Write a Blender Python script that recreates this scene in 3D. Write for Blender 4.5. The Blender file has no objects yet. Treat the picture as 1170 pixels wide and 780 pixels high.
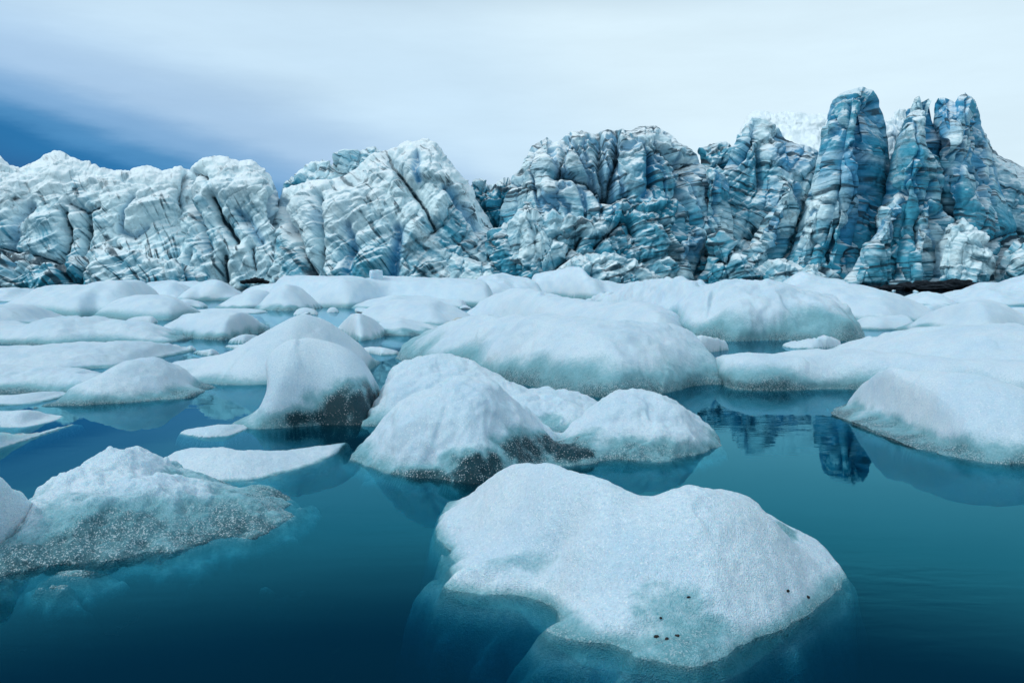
import bpy, math, random
import numpy as np
from mathutils import Vector
from mathutils.bvhtree import BVHTree

rng = np.random.default_rng(7)
scene = bpy.context.scene
COL = scene.collection

# ------------------------------------------------------------------ camera model (photo pixels 1170 x 780)
F = 1013.0
CX, CY, HOR = 585.0, 390.0, 322.0
CAM_H = 1.6
TH = math.atan((CY - HOR) / F)
CT, ST = math.cos(TH), math.sin(TH)


def ray(px, py):
    px = np.asarray(px, float); py = np.asarray(py, float)
    a = (px - CX) / F
    b = -(py - CY) / F
    return a, CT + b * ST, -ST + b * CT


def at(px, py, Y):
    """point at distance Y ahead of the camera seen at a pixel"""
    dx, dy, dz = ray(px, py)
    t = Y / dy
    return dx * t, CAM_H + dz * t


def water(px, py, z=0.0):
    dx, dy, dz = ray(px, py)
    t = (z - CAM_H) / np.minimum(dz, -1e-4)
    return dx * t, dy * t


# ------------------------------------------------------------------ noise (numpy)
_p = np.random.default_rng(3).permutation(256)
PERM = np.concatenate([_p, _p, _p])
_g = np.random.default_rng(5).normal(size=(256, 3))
GRAD = _g / np.linalg.norm(_g, axis=1)[:, None]


def perlin(P):
    I = np.floor(P).astype(np.int64)
    f = P - I
    I &= 255
    u = f * f * f * (f * (f * 6 - 15) + 10)
    out = 0
    for dx in (0, 1):
        wx = u[:, 0] if dx else 1 - u[:, 0]
        for dy in (0, 1):
            wy = u[:, 1] if dy else 1 - u[:, 1]
            for dz in (0, 1):
                wz = u[:, 2] if dz else 1 - u[:, 2]
                h = PERM[PERM[PERM[(I[:, 0] + dx) & 255] + ((I[:, 1] + dy) & 255)] + ((I[:, 2] + dz) & 255)]
                g = GRAD[h]
                d = g[:, 0] * (f[:, 0] - dx) + g[:, 1] * (f[:, 1] - dy) + g[:, 2] * (f[:, 2] - dz)
                out = out + wx * wy * wz * d
    return out * 1.5


def fbm(P, octaves=4, gain=0.5):
    a, s, tot = 1.0, 1.0, 0.0
    for i in range(octaves):
        tot = tot + a * perlin(P * s + 17.3 * i)
        a *= gain; s *= 2.03
    return tot


def ridged(P, octaves=3):
    a, s, tot = 1.0, 1.0, 0.0
    for i in range(octaves):
        tot = tot + a * (1 - np.abs(perlin(P * s + 31.7 * i)) * 2)
        a *= 0.5; s *= 2.1
    return tot


def worley(P):
    """distance to the nearest and second nearest feature point, and the id of the cell"""
    I = np.floor(P).astype(np.int64)
    f1 = np.full(len(P), 9.0); f2 = np.full(len(P), 9.0); cid = np.zeros(len(P), np.int64); fac = np.zeros(len(P))
    R = np.random.default_rng(11).random((256, 3))
    for dx in (-1, 0, 1):
        for dy in (-1, 0, 1):
            for dz in (-1, 0, 1):
                J = I + np.array([dx, dy, dz])
                h = PERM[PERM[PERM[J[:, 0] & 255] + (J[:, 1] & 255)] + (J[:, 2] & 255)]
                D = P - J - R[h]
                d = np.linalg.norm(D, axis=1)
                n = d < f1
                fac = np.where(n, (D * GRAD[h]).sum(1), fac)
                f2 = np.where(n, f1, np.minimum(f2, d))
                cid = np.where(n, h, cid)
                f1 = np.where(n, d, f1)
    return f1, f2, cid, fac


def sstep(a, b, x):
    t = np.clip((x - a) / (b - a), 0, 1)
    return t * t * (3 - 2 * t)


def smooth1(a, n):
    if n < 1:
        return a
    k = np.exp(-0.5 * (np.arange(-2 * n, 2 * n + 1) / n) ** 2); k /= k.sum()
    return np.convolve(np.pad(a, 2 * n, mode='edge'), k, mode='valid')


# ------------------------------------------------------------------ mesh helpers
def make_mesh(name, V, Q, mat, attrs=None, parent=None, smooth=True):
    me = bpy.data.meshes.new(name)
    V = np.asarray(V, np.float32); Q = np.asarray(Q, np.int32)
    me.vertices.add(len(V)); me.vertices.foreach_set('co', V.ravel())
    k = Q.shape[1]
    me.loops.add(Q.size); me.loops.foreach_set('vertex_index', Q.ravel())
    me.polygons.add(len(Q))
    me.polygons.foreach_set('loop_start', np.arange(0, Q.size, k, dtype=np.int32))
    me.polygons.foreach_set('loop_total', np.full(len(Q), k, np.int32))
    me.polygons.foreach_set('use_smooth', np.full(len(Q), smooth, bool))
    for an, av in (attrs or {}).items():
        a = me.attributes.new(an, 'FLOAT', 'POINT')
        a.data.foreach_set('value', np.asarray(av, np.float32))
    me.update(calc_edges=True)
    me.validate()
    me.materials.append(mat)
    o = bpy.data.objects.new(name, me)
    COL.objects.link(o)
    if parent is not None:
        o.parent = parent
    return o


def tag(o, label=None, cat=None, group=None, kind=None):
    if label: o['label'] = label
    if cat: o['category'] = cat
    if group: o['group'] = group
    if kind: o['kind'] = kind
    return o


def recentre(o):
    """put the origin of a mesh object at the middle of its base"""
    n = len(o.data.vertices)
    co = np.empty(n * 3, np.float32); o.data.vertices.foreach_get('co', co); co = co.reshape(-1, 3)
    c = np.array([(co[:, 0].min() + co[:, 0].max()) / 2, (co[:, 1].min() + co[:, 1].max()) / 2, 0.0], np.float32)
    o.data.vertices.foreach_set('co', (co - c).ravel()); o.data.update()
    o.location = [float(v) for v in c]


# ------------------------------------------------------------------ materials
class NT:
    def __init__(self, name):
        self.m = bpy.data.materials.new(name); self.m.use_nodes = True
        self.t = self.m.node_tree; self.t.nodes.clear()
        self.out = self.t.nodes.new('ShaderNodeOutputMaterial')

    def n(self, kind, **kw):
        nd = self.t.nodes.new('ShaderNode' + kind)
        for k, v in kw.items():
            if k in nd.inputs and not hasattr(nd, k):
                self.set(nd.inputs[k], v)
            else:
                try:
                    setattr(nd, k, v)
                except Exception:
                    self.set(nd.inputs[k], v)
        return nd

    def set(self, sock, v):
        if hasattr(v, 'is_output'):
            self.t.links.new(v, sock)
        else:
            sock.default_value = v

    def math(self, op, a, b=0.0, c=None, clamp=False):
        nd = self.t.nodes.new('ShaderNodeMath'); nd.operation = op; nd.use_clamp = clamp
        self.set(nd.inputs[0], a); self.set(nd.inputs[1], b)
        if c is not None: self.set(nd.inputs[2], c)
        return nd.outputs[0]

    def mix(self, f, a, b):
        nd = self.t.nodes.new('ShaderNodeMix'); nd.data_type = 'RGBA'
        self.set(nd.inputs[0], f)
        for s, v in ((nd.inputs[6], a), (nd.inputs[7], b)):
            self.set(s, v if hasattr(v, 'is_output') else (*v, 1) if len(v) == 3 else v)
        return nd.outputs[2]

    def mapr(self, v, a, b, c=0.0, d=1.0, smooth=True):
        nd = self.t.nodes.new('ShaderNodeMapRange')
        nd.interpolation_type = 'SMOOTHSTEP' if smooth else 'LINEAR'
        for i, x in enumerate((v, a, b, c, d)): self.set(nd.inputs[i], x)
        return nd.outputs[0]

    def noise(self, vec, scale, detail=4, rough=0.55, dist=0.0):
        nd = self.t.nodes.new('ShaderNodeTexNoise')
        if vec is not None: self.t.links.new(vec, nd.inputs['Vector'])
        nd.inputs['Scale'].default_value = scale; nd.inputs['Detail'].default_value = detail
        nd.inputs['Roughness'].default_value = rough; nd.inputs['Distortion'].default_value = dist
        return nd.outputs[0]

    def attr(self, name):
        nd = self.t.nodes.new('ShaderNodeAttribute'); nd.attribute_name = name
        return nd.outputs['Fac']

    def mapping(self, vec, scale=(1, 1, 1), rot=(0, 0, 0)):
        nd = self.t.nodes.new('ShaderNodeMapping')
        self.t.links.new(vec, nd.inputs[0]); nd.inputs['Scale'].default_value = scale; nd.inputs['Rotation'].default_value = rot
        return nd.outputs[0]

    def bump(self, h, strength, dist, normal=None):
        nd = self.t.nodes.new('ShaderNodeBump')
        self.t.links.new(h, nd.inputs['Height']); nd.inputs['Strength'].default_value = strength
        nd.inputs['Distance'].default_value = dist
        if normal is not None: self.t.links.new(normal, nd.inputs['Normal'])
        return nd.outputs[0]

    def geo(self):
        return self.n('NewGeometry').outputs

    def principled(self, **kw):
        nd = self.t.nodes.new('ShaderNodeBsdfPrincipled')
        for k, v in kw.items():
            self.set(nd.inputs[k.replace('_', ' ')], (*v, 1) if isinstance(v, tuple) and len(v) == 3 and 'Radius' not in k else v)
        self.t.links.new(nd.outputs[0], self.out.inputs['Surface'])
        return nd


def ice_material(name, white, deep, grain=1.0):
    """weathered bubbly ice, with bubble-free glassy ice and painted-in shade where the 'clear' attribute says so"""
    k = NT(name)
    pos = k.geo()['Position']
    clear = k.attr('clear')
    n1 = k.noise(pos, 1.3, 4, 0.6)
    n2 = k.noise(pos, 14, 4, 0.6)
    n3 = k.noise(pos, 55, 3, 0.6)
    vor = k.n('TexVoronoi'); k.t.links.new(pos, vor.inputs['Vector']); vor.inputs['Scale'].default_value = 130
    vcol = k.n('SeparateColor'); k.t.links.new(vor.outputs['Color'], vcol.inputs[0])
    vor2 = k.n('TexVoronoi'); k.t.links.new(pos, vor2.inputs['Vector']); vor2.inputs['Scale'].default_value = 26
    v2col = k.n('SeparateColor'); k.t.links.new(vor2.outputs['Color'], v2col.inputs[0])
    # colour of the weathered crust
    crust = k.mix(k.mapr(n1, 0.35, 0.7), white, tuple(c * s for c, s in zip(white, (0.84, 0.91, 0.96))))
    crust = k.mix(k.mapr(n3, 0.42, 0.72, 0, 0.7), crust, tuple(c * s for c, s in zip(white, (0.66, 0.78, 0.85))))
    crust = k.mix(k.mapr(vcol.outputs[0], 0.9, 1.0, 0, 0.5), crust, (0.93, 0.96, 0.97))
    # towards the clear zone the bubbles thin out: teal, then dark, doubling as painted shade, broken by single white crystals
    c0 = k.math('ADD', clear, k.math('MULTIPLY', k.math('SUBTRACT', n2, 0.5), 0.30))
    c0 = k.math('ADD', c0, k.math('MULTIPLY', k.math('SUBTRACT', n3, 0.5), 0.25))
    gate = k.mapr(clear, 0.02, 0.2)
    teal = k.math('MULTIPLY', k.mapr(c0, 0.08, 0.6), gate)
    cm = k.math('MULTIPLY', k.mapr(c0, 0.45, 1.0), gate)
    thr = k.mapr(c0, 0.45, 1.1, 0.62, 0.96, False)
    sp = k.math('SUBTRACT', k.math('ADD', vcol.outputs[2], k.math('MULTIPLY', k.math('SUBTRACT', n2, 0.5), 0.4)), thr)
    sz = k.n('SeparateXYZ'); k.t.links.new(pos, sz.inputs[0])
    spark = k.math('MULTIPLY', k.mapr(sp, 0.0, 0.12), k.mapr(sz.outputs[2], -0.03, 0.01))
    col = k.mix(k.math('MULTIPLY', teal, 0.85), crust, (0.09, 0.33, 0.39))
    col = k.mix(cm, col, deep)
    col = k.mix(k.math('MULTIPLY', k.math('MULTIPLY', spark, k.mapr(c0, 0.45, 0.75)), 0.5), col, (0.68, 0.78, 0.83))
    rough = k.mapr(cm, 0, 1, 0.34, 0.14, False)
    h = k.math('ADD', k.math('MULTIPLY', n3, 0.6), k.math('MULTIPLY', vor.outputs['Distance'], 0.7))
    b = k.bump(h, 0.9 * grain, 0.010)
    b = k.bump(n2, 0.26 * grain, 0.03, b)
    p = k.principled(Base_Color=col, Roughness=rough, Normal=b, IOR=1.31)
    k.set(p.inputs['Subsurface Weight'], k.mapr(cm, 0, 1, 0.45, 0.0, False)); p.inputs['Subsurface Radius'].default_value = (0.25, 0.8, 1.0); p.inputs['Subsurface Scale'].default_value = 0.10
    p.inputs['Specular IOR Level'].default_value = 0.45
    return k.m


def k_strength(x):
    return x


def glacier_material():
    k = NT('glacier ice')
    g = k.geo()
    pos = g['Position']
    strata = k.attr('strata'); debris = k.attr('debris'); blue = k.attr('blue'); dirt = k.attr('dirt'); snowy = k.attr('snow')
    n1 = k.noise(pos, 0.055, 3, 0.55)
    n2 = k.noise(pos, 0.3, 5, 0.6)
    n3 = k.noise(pos, 1.4, 5, 0.65)
    # thin and thick bands of old snow layers, warped
    w = k.math('ADD', strata, k.math('MULTIPLY', n2, 2.6))
    w = k.math('ADD', w, k.math('MULTIPLY', n1, 9.0))

    def band(freq, detail):
        nd = k.t.nodes.new('ShaderNodeTexNoise'); nd.noise_dimensions = '1D'
        k.t.links.new(w, nd.inputs['W']); nd.inputs['Scale'].default_value = freq
        nd.inputs['Detail'].default_value = detail; nd.inputs['Roughness'].default_value = 0.7
        return nd.outputs[0]
    b1 = band(0.13, 4); b2 = band(0.55, 3)
    white = (0.72, 0.93, 0.99); teal = (0.026, 0.32, 0.47); dark = (0.003, 0.040, 0.066)
    cmb = k.n('CombineXYZ'); k.t.links.new(k.math('MULTIPLY', k.attr('along'), 0.10), cmb.inputs[0])
    k.t.links.new(k.math('MULTIPLY', strata, 0.75), cmb.inputs[1])
    st = k.noise(cmb.outputs[0], 1.0, 4, 0.58, 0.5)
    t = k.math('ADD', k.math('MULTIPLY', n1, 0.9), k.math('MULTIPLY', b1, 0.75))
    t = k.math('ADD', t, k.math('MULTIPLY', k.math('SUBTRACT', st, 0.5), 0.7))
    t = k.math('ADD', t, k.math('MULTIPLY', dirt, 0.33))
    col = k.mix(k.mapr(t, 0.74, 1.16), white, teal)
    col = k.mix(k.mapr(blue, 0.1, 0.9, 0, 0.92), col, (0.012, 0.30, 0.56))
    # dirt: patchy streaks and bands along the layers, plus what has gathered in the cracks
    gate = k.math('ADD', n2, k.math('MULTIPLY', dirt, 0.23))
    d = k.math('MULTIPLY', k.mapr(st, 0.52, 0.61), k.mapr(gate, 0.46, 0.67))
    d2 = k.math('MULTIPLY', k.mapr(b2, 0.53, 0.66), k.mapr(k.math('ADD', n3, k.math('MULTIPLY', dirt, 0.25)), 0.45, 0.75))
    d = k.math('MAXIMUM', k.math('MULTIPLY', d, 0.92), k.math('MULTIPLY', d2, 0.45))
    crack = k.mapr(k.math('ADD', debris, k.math('MULTIPLY', k.math('SUBTRACT', n3, 0.5), 0.8)), 0.36, 0.75)
    d = k.math('MAXIMUM', d, crack)
    d = k.math('MULTIPLY', d, k.mapr(snowy, 0.2, 0.8, 1, 0.05))
    nz = k.n('SeparateXYZ'); k.t.links.new(g['Normal'], nz.inputs[0])
    sn = k.math('ADD', snowy, k.math('MULTIPLY', k.mapr(k.math('ADD', nz.outputs[2], k.math('MULTIPLY', k.math('SUBTRACT', n2, 0.5), 0.9)), 0.40, 0.85), 0.8), clamp=True)
    col = k.mix(sn, col, (0.80, 0.90, 0.94))
    col = k.mix(d, col, dark)
    h = k.math('ADD', k.math('MULTIPLY', n3, 0.6), k.math('MULTIPLY', b2, 0.2))
    nf = k.noise(pos, 4.5, 5, 0.7)
    b = k.bump(nf, 0.5, 0.35)
    b = k.bump(h, 0.55, 1.0, b)
    k.principled(Base_Color=col, Roughness=0.6, Normal=b)
    return k.m


def rock_material(name, a, b_, scale):
    k = NT(name)
    pos = k.geo()['Position']
    n = k.noise(pos, scale, 5, 0.65)
    k.principled(Base_Color=k.mix(k.mapr(n, 0.35, 0.7), a, b_), Roughness=0.9, Specular_IOR_Level=0.15, Normal=k.bump(n, 0.7, 0.6 / scale))
    return k.m


def water_material():
    k = NT('lagoon water')
    pos = k.geo()['Position']
    big = k.noise(k.mapping(pos, (0.09, 0.30, 1)), 1.0, 3, 0.5)
    rip = k.noise(k.mapping(pos, (1.4, 4.2, 1)), 1.0, 3, 0.55, 0.4)
    fine = k.noise(k.mapping(pos, (5.0, 12.0, 1)), 1.0, 2, 0.5, 0.3)
    calm = k.mapr(big, 0.46, 0.66, 0.10, 1.0)
    h = k.math('MULTIPLY', k.math('ADD', k.math('MULTIPLY', rip, 0.8), k.math('MULTIPLY', fine, 0.16)), calm)
    b = k.bump(h, 0.085, 0.03)
    fr = k.n('Fresnel'); fr.inputs['IOR'].default_value = 1.33; k.t.links.new(b, fr.inputs['Normal'])
    tr = k.n('BsdfTransparent')
    gl = k.n('BsdfGlossy'); gl.inputs['Roughness'].default_value = 0.012; k.set(gl.inputs['Color'], k.mix(k.mapr(fr.outputs[0], 0.2, 0.95, 0, 1, False), (0.09, 0.72, 0.94), (0.72, 0.90, 0.98))); k.t.links.new(b, gl.inputs['Normal'])
    mx = k.n('MixShader')
    k.t.links.new(fr.outputs[0], mx.inputs[0]); k.t.links.new(tr.outputs[0], mx.inputs[1]); k.t.links.new(gl.outputs[0], mx.inputs[2])
    k.t.links.new(mx.outputs[0], k.out.inputs['Surface'])
    sc = k.n('VolumeScatter'); sc.inputs['Color'].default_value = (0.0, 0.60, 1.0, 1); sc.inputs['Density'].default_value = 0.30
    ab = k.n('VolumeAbsorption'); ab.inputs['Color'].default_value = (0.0, 0.60, 0.70, 1); ab.inputs['Density'].default_value = 7.5
    ad = k.n('AddShader'); k.t.links.new(sc.outputs[0], ad.inputs[0]); k.t.links.new(ab.outputs[0], ad.inputs[1])
    k.t.links.new(ad.outputs[0], k.out.inputs['Volume'])
    return k.m


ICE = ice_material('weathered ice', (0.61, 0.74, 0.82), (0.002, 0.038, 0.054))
GLAC = glacier_material()
ROCK = rock_material('moraine rock', (0.004, 0.008, 0.012), (0.016, 0.024, 0.034), 0.9)
PEB = rock_material('pebble rock', (0.012, 0.012, 0.014), (0.045, 0.04, 0.038), 60)
DIRTY = ice_material('dirty ice', (0.50, 0.53, 0.50), (0.02, 0.02, 0.018))
WATER = water_material()

# ------------------------------------------------------------------ icebergs and floes
# every berg is a solid height field in plan: lobes are mounds with a ridge profile, a front waterline and a depth
#   dict(top=[(px,py)..], base=[(px,py)..], df=front depth m, db=back depth m, a=section exponent)
#   ('E', px, py, rx, ry, z, p)   low mound / submerged shelf centred on the water at a pixel
#   ('D', px, py, z, rx, ry, depth)  hollow
BVH = {}
FIELDS = []


def lobe_prep(L):
    t = np.array(L['top'], float); b = np.array(L['base'], float)
    o = np.argsort(t[:, 0], kind='stable'); t = t[o]
    b = b[np.argsort(b[:, 0], kind='stable')]
    xb, yb = water(b[:, 0], b[:, 1])
    px = np.unique(np.concatenate([np.linspace(t[0, 0], t[-1, 0], 60), t[:, 0]]))
    py = np.interp(px, t[:, 0], t[:, 1])
    Yb = np.interp(px, b[:, 0], yb)
    width = (t[-1, 0] - t[0, 0]) / F * float(np.mean(yb))
    if yb.min() > 25:                                  # far bergs: keep the front roughly square to the view
        yb = yb.min() + np.clip(yb - yb.min(), 0, 0.3 * width); Yb = Yb.min() + np.clip(Yb - Yb.min(), 0, 0.3 * width)
    df = L.get('df', min(0.32 * width, 0.16 * float(np.mean(yb)) + 0.6))
    Ymax = np.where(py > HOR + 1.5, water(px, np.maximum(py, HOR + 1.5))[1], 1e5)
    Yr = Yb + np.minimum(df, np.maximum(0.62 * (Ymax - Yb), 0.02))
    X, Z = at(px, py, Yr)
    return dict(X=X, Z=Z, Yr=Yr, xb=xb, yb=yb, df=df, db=L.get('db', df), a=L.get('a', 2.2), end=L.get('end', 2.0), width=width)


def berg(name, label, cat, lobes, group=None, draft=None, rough=1.0, clear=0.25, patches=(), notch=0.5, mat=None, k=None, res=1.5, seed=None, uw=2.2, bulge=None, sub=0.95):
    seed = (sum(map(ord, label)) % 997) if seed is None else seed
    LS = [lobe_prep(L) for L in lobes if isinstance(L, dict)]
    ES = [e for e in lobes if not isinstance(e, dict) and e[0] == 'E']
    DS = [e for e in lobes if not isinstance(e, dict) and e[0] == 'D']
    bx = [(min(l['X'].min(), l['xb'].min()), max(l['X'].max(), l['xb'].max()), l['yb'].min(), (l['Yr']).max() + l['db']) for l in LS]
    ec = []
    for e in ES:
        x, y = water(e[1], e[2]); ec.append((float(x), float(y)))
        bx.append((x - e[3], x + e[3], y - e[4], y + e[4]))
    x0 = min(b[0] for b in bx); x1 = max(b[1] for b in bx); y0 = min(b[2] for b in bx); y1 = max(b[3] for b in bx)
    size = min(x1 - x0, 2.5 * (y1 - y0))
    Hs = max([float(l['Z'].max()) for l in LS] + [e[5] for e in ES] + [0.04])
    if draft is None: draft = 0.5 * Hs + 0.12
    m = 0.16 * size + 0.6 * draft + 0.08
    x0 -= m; x1 += m; y0 -= m * 0.8; y1 += m
    Yn = max(y0, 2.5)
    dx = res * Yn / 886.0
    nx = int(np.clip((x1 - x0) / dx, 24, 560)); ny = int(np.clip((y1 - y0) / (dx * (1.6 if dx < 0.04 else 0.8)), 24, 420))
    xs = np.linspace(x0, x1, nx); ys = np.linspace(y0, y1, ny)
    XX, YY = np.meshgrid(xs, ys)                       # [ny, nx]
    kk = k if k is not None else 0.10 * Hs + 0.01
    sm = max(1, int(nx * 0.010))
    fields = []
    for l in LS:
        Z = np.interp(xs, l['X'], l['Z'])
        Yr = smooth1(np.interp(xs, l['X'], l['Yr']), sm * 2)
        Yb = smooth1(np.interp(xs, l['xb'], l['yb']), sm * 2)
        over = np.maximum(np.maximum(l['X'][0] - xs, xs - l['X'][-1]), 0)
        Z = smooth1(Z - l['end'] * over - 2.0 * over ** 2 / max(0.25 * l['width'], 0.05), sm)
        hh = np.maximum(np.maximum(Z, 0.35 * Hs), 0.02)
        df = np.maximum(Yr - Yb, 0.02)[None]
        t = np.where(YY < Yr[None], (Yr[None] - YY) / df, (YY - Yr[None]) / l['db'])
        ta = np.abs(t) ** l['a']
        fields.append(Z[None] - np.maximum(Z, 0.02)[None] * np.minimum(ta, 1) - hh[None] * np.maximum(ta - 1, 0))
    for e, (ex, ey) in zip(ES, ec):
        r = np.sqrt(((XX - ex) / e[3]) ** 2 + ((YY - ey) / e[4]) ** 2)
        r = r * (1 + 0.45 * fbm(np.stack([XX.ravel() / e[3] * 0.9, YY.ravel() / e[4] * 0.9, np.full(XX.size, e[1])], 1), 3).reshape(r.shape))
        hh = max(e[5], 0.3 * Hs, 0.03) if e[5] > 0 else max(0.25 * Hs, 0.08)
        fields.append(e[5] - hh * r ** (e[6] if len(e) > 6 else 2.0))
    fs = np.stack(fields); mx = fs.max(0)
    H = mx + kk * np.log(np.exp(np.clip((fs - mx[None]) / kk, -40, 0)).sum(0))
    for d in DS:
        cx_, cy_ = water(d[1], d[2], d[3])
        r2 = ((XX - cx_) / d[4]) ** 2 + ((YY - cy_) / d[5]) ** 2
        H = H - d[6] * np.exp(-r2)
    FIELDS.append((x0, x1, y0, y1, H))
    P = np.stack([XX.ravel(), YY.ravel(), np.zeros(XX.size) + seed * 3.1], 1)
    sc = max(size, 0.3)
    H = H + (rough * 0.11 * Hs * fbm(P / (0.22 * sc), 3)).reshape(H.shape)
    H = H + (0.35 * Hs * fbm(P / (0.26 * sc) + 8.0, 4)).reshape(H.shape) * sstep(0.0, -0.25 * Hs, H)
    q1, q2, qi, qc = worley(P / (0.20 * sc) + np.stack([fbm(P / (0.15 * sc), 2)] * 3, 1) * 0.25 + np.array([0, 0, seed * 0.7]))
    H = H + (rough * (0.07 if sc < 4 else 0.11) * Hs * qc).reshape(H.shape)
    H = np.where(H < 0, H * uw, H)
    for _ in range(2 if dx < 0.04 else 5):
        Hp = np.pad(H, 1, mode='edge'); H = (Hp[:-2, 1:-1] + 2 * H + Hp[2:, 1:-1]) / 4
        Hp = np.pad(H, 1, mode='edge'); H = (Hp[1:-1, :-2] + 2 * H + Hp[1:-1, 2:]) / 4
    H = np.maximum(H, -draft)
    # melt notch at the waterline and lateral relief
    gy, gx = np.gradient(H, ys, xs)
    gl = np.sqrt(gx * gx + gy * gy + 1)
    N = np.stack([-gx / gl, -gy / gl, 1 / gl], -1).reshape(-1, 3)
    V = np.stack([XX, YY, H], -1).reshape(-1, 3)
    z = V[:, 2]
    live = (z > -draft + 1e-6)
    steep = np.sqrt(N[:, 0] ** 2 + N[:, 1] ** 2)
    nt = notch * 0.10 * Hs * np.exp(-((z - 0.02 * Hs) / (0.10 * Hs + 0.015)) ** 2) * steep
    amp = rough * (0.030 * sc * 0.35 * fbm(V / (0.075 * sc) + seed, 3, 0.55) + 0.0035 * fbm(V / 0.045 + seed, 3) * min(1.0, 0.022 / max(dx, 1e-4)))
    if dx < 0.02:                                      # melt scallops
        s1, s2, si, sf = worley(V / 0.17 + seed * 0.31 + 0.3 * np.stack([fbm(V / 0.2 + i * 3.0, 2) for i in range(3)], 1))
        amp = amp + 0.011 * (s1 - 0.5) * min(rough, 1.0)
    amp = np.clip(amp, -0.12 * Hs, 0.12 * Hs)
    if dx > 0.04:
        N = N * np.array([0.15, 0.15, 1.0]); amp = amp * 0.7; nt = nt * 0.3
    V = V + N * (amp * live)[:, None]
    V[:, 0] -= N[:, 0] * nt * live; V[:, 1] -= N[:, 1] * nt * live
    if bulge:
        side = np.clip(-N[:, 0], 0, 1) * (V[:, 1] < bulge[3])
        V[:, 0] -= bulge[0] * side * np.exp(-((V[:, 2] - bulge[1]) / bulge[2]) ** 2)
    z = V[:, 2]
    # bubble-free ice near the waterline and in listed patches, with foot and underside shade painted in
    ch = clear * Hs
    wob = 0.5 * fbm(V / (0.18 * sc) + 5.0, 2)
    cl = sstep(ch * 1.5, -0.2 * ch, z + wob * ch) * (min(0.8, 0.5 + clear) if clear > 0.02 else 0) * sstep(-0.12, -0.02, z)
    cl = np.maximum(cl, sub * sstep(-0.015, -0.16, z + 0.03 * wob))      # pores filled with water; darkened with depth to fade the submerged walls
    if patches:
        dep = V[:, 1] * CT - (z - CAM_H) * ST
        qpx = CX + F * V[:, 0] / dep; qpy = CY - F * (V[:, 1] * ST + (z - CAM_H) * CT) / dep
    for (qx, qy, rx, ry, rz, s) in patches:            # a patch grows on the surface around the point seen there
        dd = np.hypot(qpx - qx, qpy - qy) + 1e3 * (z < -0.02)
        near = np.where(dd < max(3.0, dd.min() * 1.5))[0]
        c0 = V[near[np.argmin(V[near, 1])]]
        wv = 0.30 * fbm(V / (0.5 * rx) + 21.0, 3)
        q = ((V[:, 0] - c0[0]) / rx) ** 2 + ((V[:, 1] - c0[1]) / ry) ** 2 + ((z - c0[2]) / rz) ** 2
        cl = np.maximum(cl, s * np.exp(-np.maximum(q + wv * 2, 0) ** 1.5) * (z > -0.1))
    # keep the cells above the bottom, close the solid with a flat bottom
    idx = np.arange(nx * ny).reshape(ny, nx)
    q = np.stack([idx[:-1, :-1], idx[:-1, 1:], idx[1:, 1:], idx[1:, :-1]], -1).reshape(-1, 4)
    keep = live[q].any(1)
    q = q[keep]
    used = np.unique(q)
    remap = np.full(nx * ny, -1); remap[used] = np.arange(len(used))
    qt = remap[q]
    Vt = V[used]; clt = cl[used]
    lv = live[used]
    bot = np.where(lv, len(used) + np.cumsum(lv) - 1, np.arange(len(used)))
    Vb = Vt[lv].copy(); Vb[:, 2] = -draft - 0.04
    qb = bot[qt][:, ::-1]
    VA = np.concatenate([Vt, Vb]); QA = np.concatenate([qt, qb])
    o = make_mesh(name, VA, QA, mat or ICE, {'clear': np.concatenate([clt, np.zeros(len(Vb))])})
    BVH[label] = BVHTree.FromPolygons([tuple(v) for v in Vt.tolist()], qt.tolist()) if 'pebbl' in label or 'block' in label else None
    recentre(o)
    tag(o, label, cat, group)
    return o


def R(top, base, **kw):
    return dict(top=top, base=base, **kw)


G_FLOE = 'small floes drifting between the bergs'
G_BERG = 'rounded icebergs crowding the lagoon'

# --- foreground
F1 = 'large smooth white iceberg with pebbled right flank, nearest in foreground'
berg('iceberg', F1, 'iceberg', [
    R([(497, 606), (512, 592), (530, 575), (560, 548), (590, 531), (610, 529), (625, 530), (650, 534), (680, 546), (720, 557), (750, 558), (800, 556), (830, 560), (860, 567), (882, 580), (905, 602), (935, 618), (960, 642), (968, 656)],
      [(497, 612), (520, 632), (560, 652), (600, 668), (640, 696), (680, 722), (740, 740), (790, 745), (850, 734), (900, 714), (950, 685), (968, 658)], df=0.85, db=0.7, a=1.5, end=2.0),
    ('E', 568, 668, 0.20, 0.10, 0.035, 2), ('E', 560, 662, 0.42, 0.34, -0.022, 2), ('E', 650, 722, 0.30, 0.18, -0.02, 2),
    ('E', 790, 752, 0.22, 0.16, -0.05, 2),
    ('D', 640, 668, 0.0, 0.15, 0.10, 0.12), ('D', 888, 612, 0.2, 0.13, 0.12, 0.10), ('D', 740, 590, 0.36, 0.16, 0.45, 0.06)],
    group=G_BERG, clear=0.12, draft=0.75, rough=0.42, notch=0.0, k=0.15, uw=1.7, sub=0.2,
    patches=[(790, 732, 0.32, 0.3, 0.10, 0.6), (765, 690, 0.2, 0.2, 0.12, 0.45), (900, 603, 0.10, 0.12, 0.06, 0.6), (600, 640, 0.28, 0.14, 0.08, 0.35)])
F2 = 'dark glassy twin-humped iceberg with crystal crust, left foreground'
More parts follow.
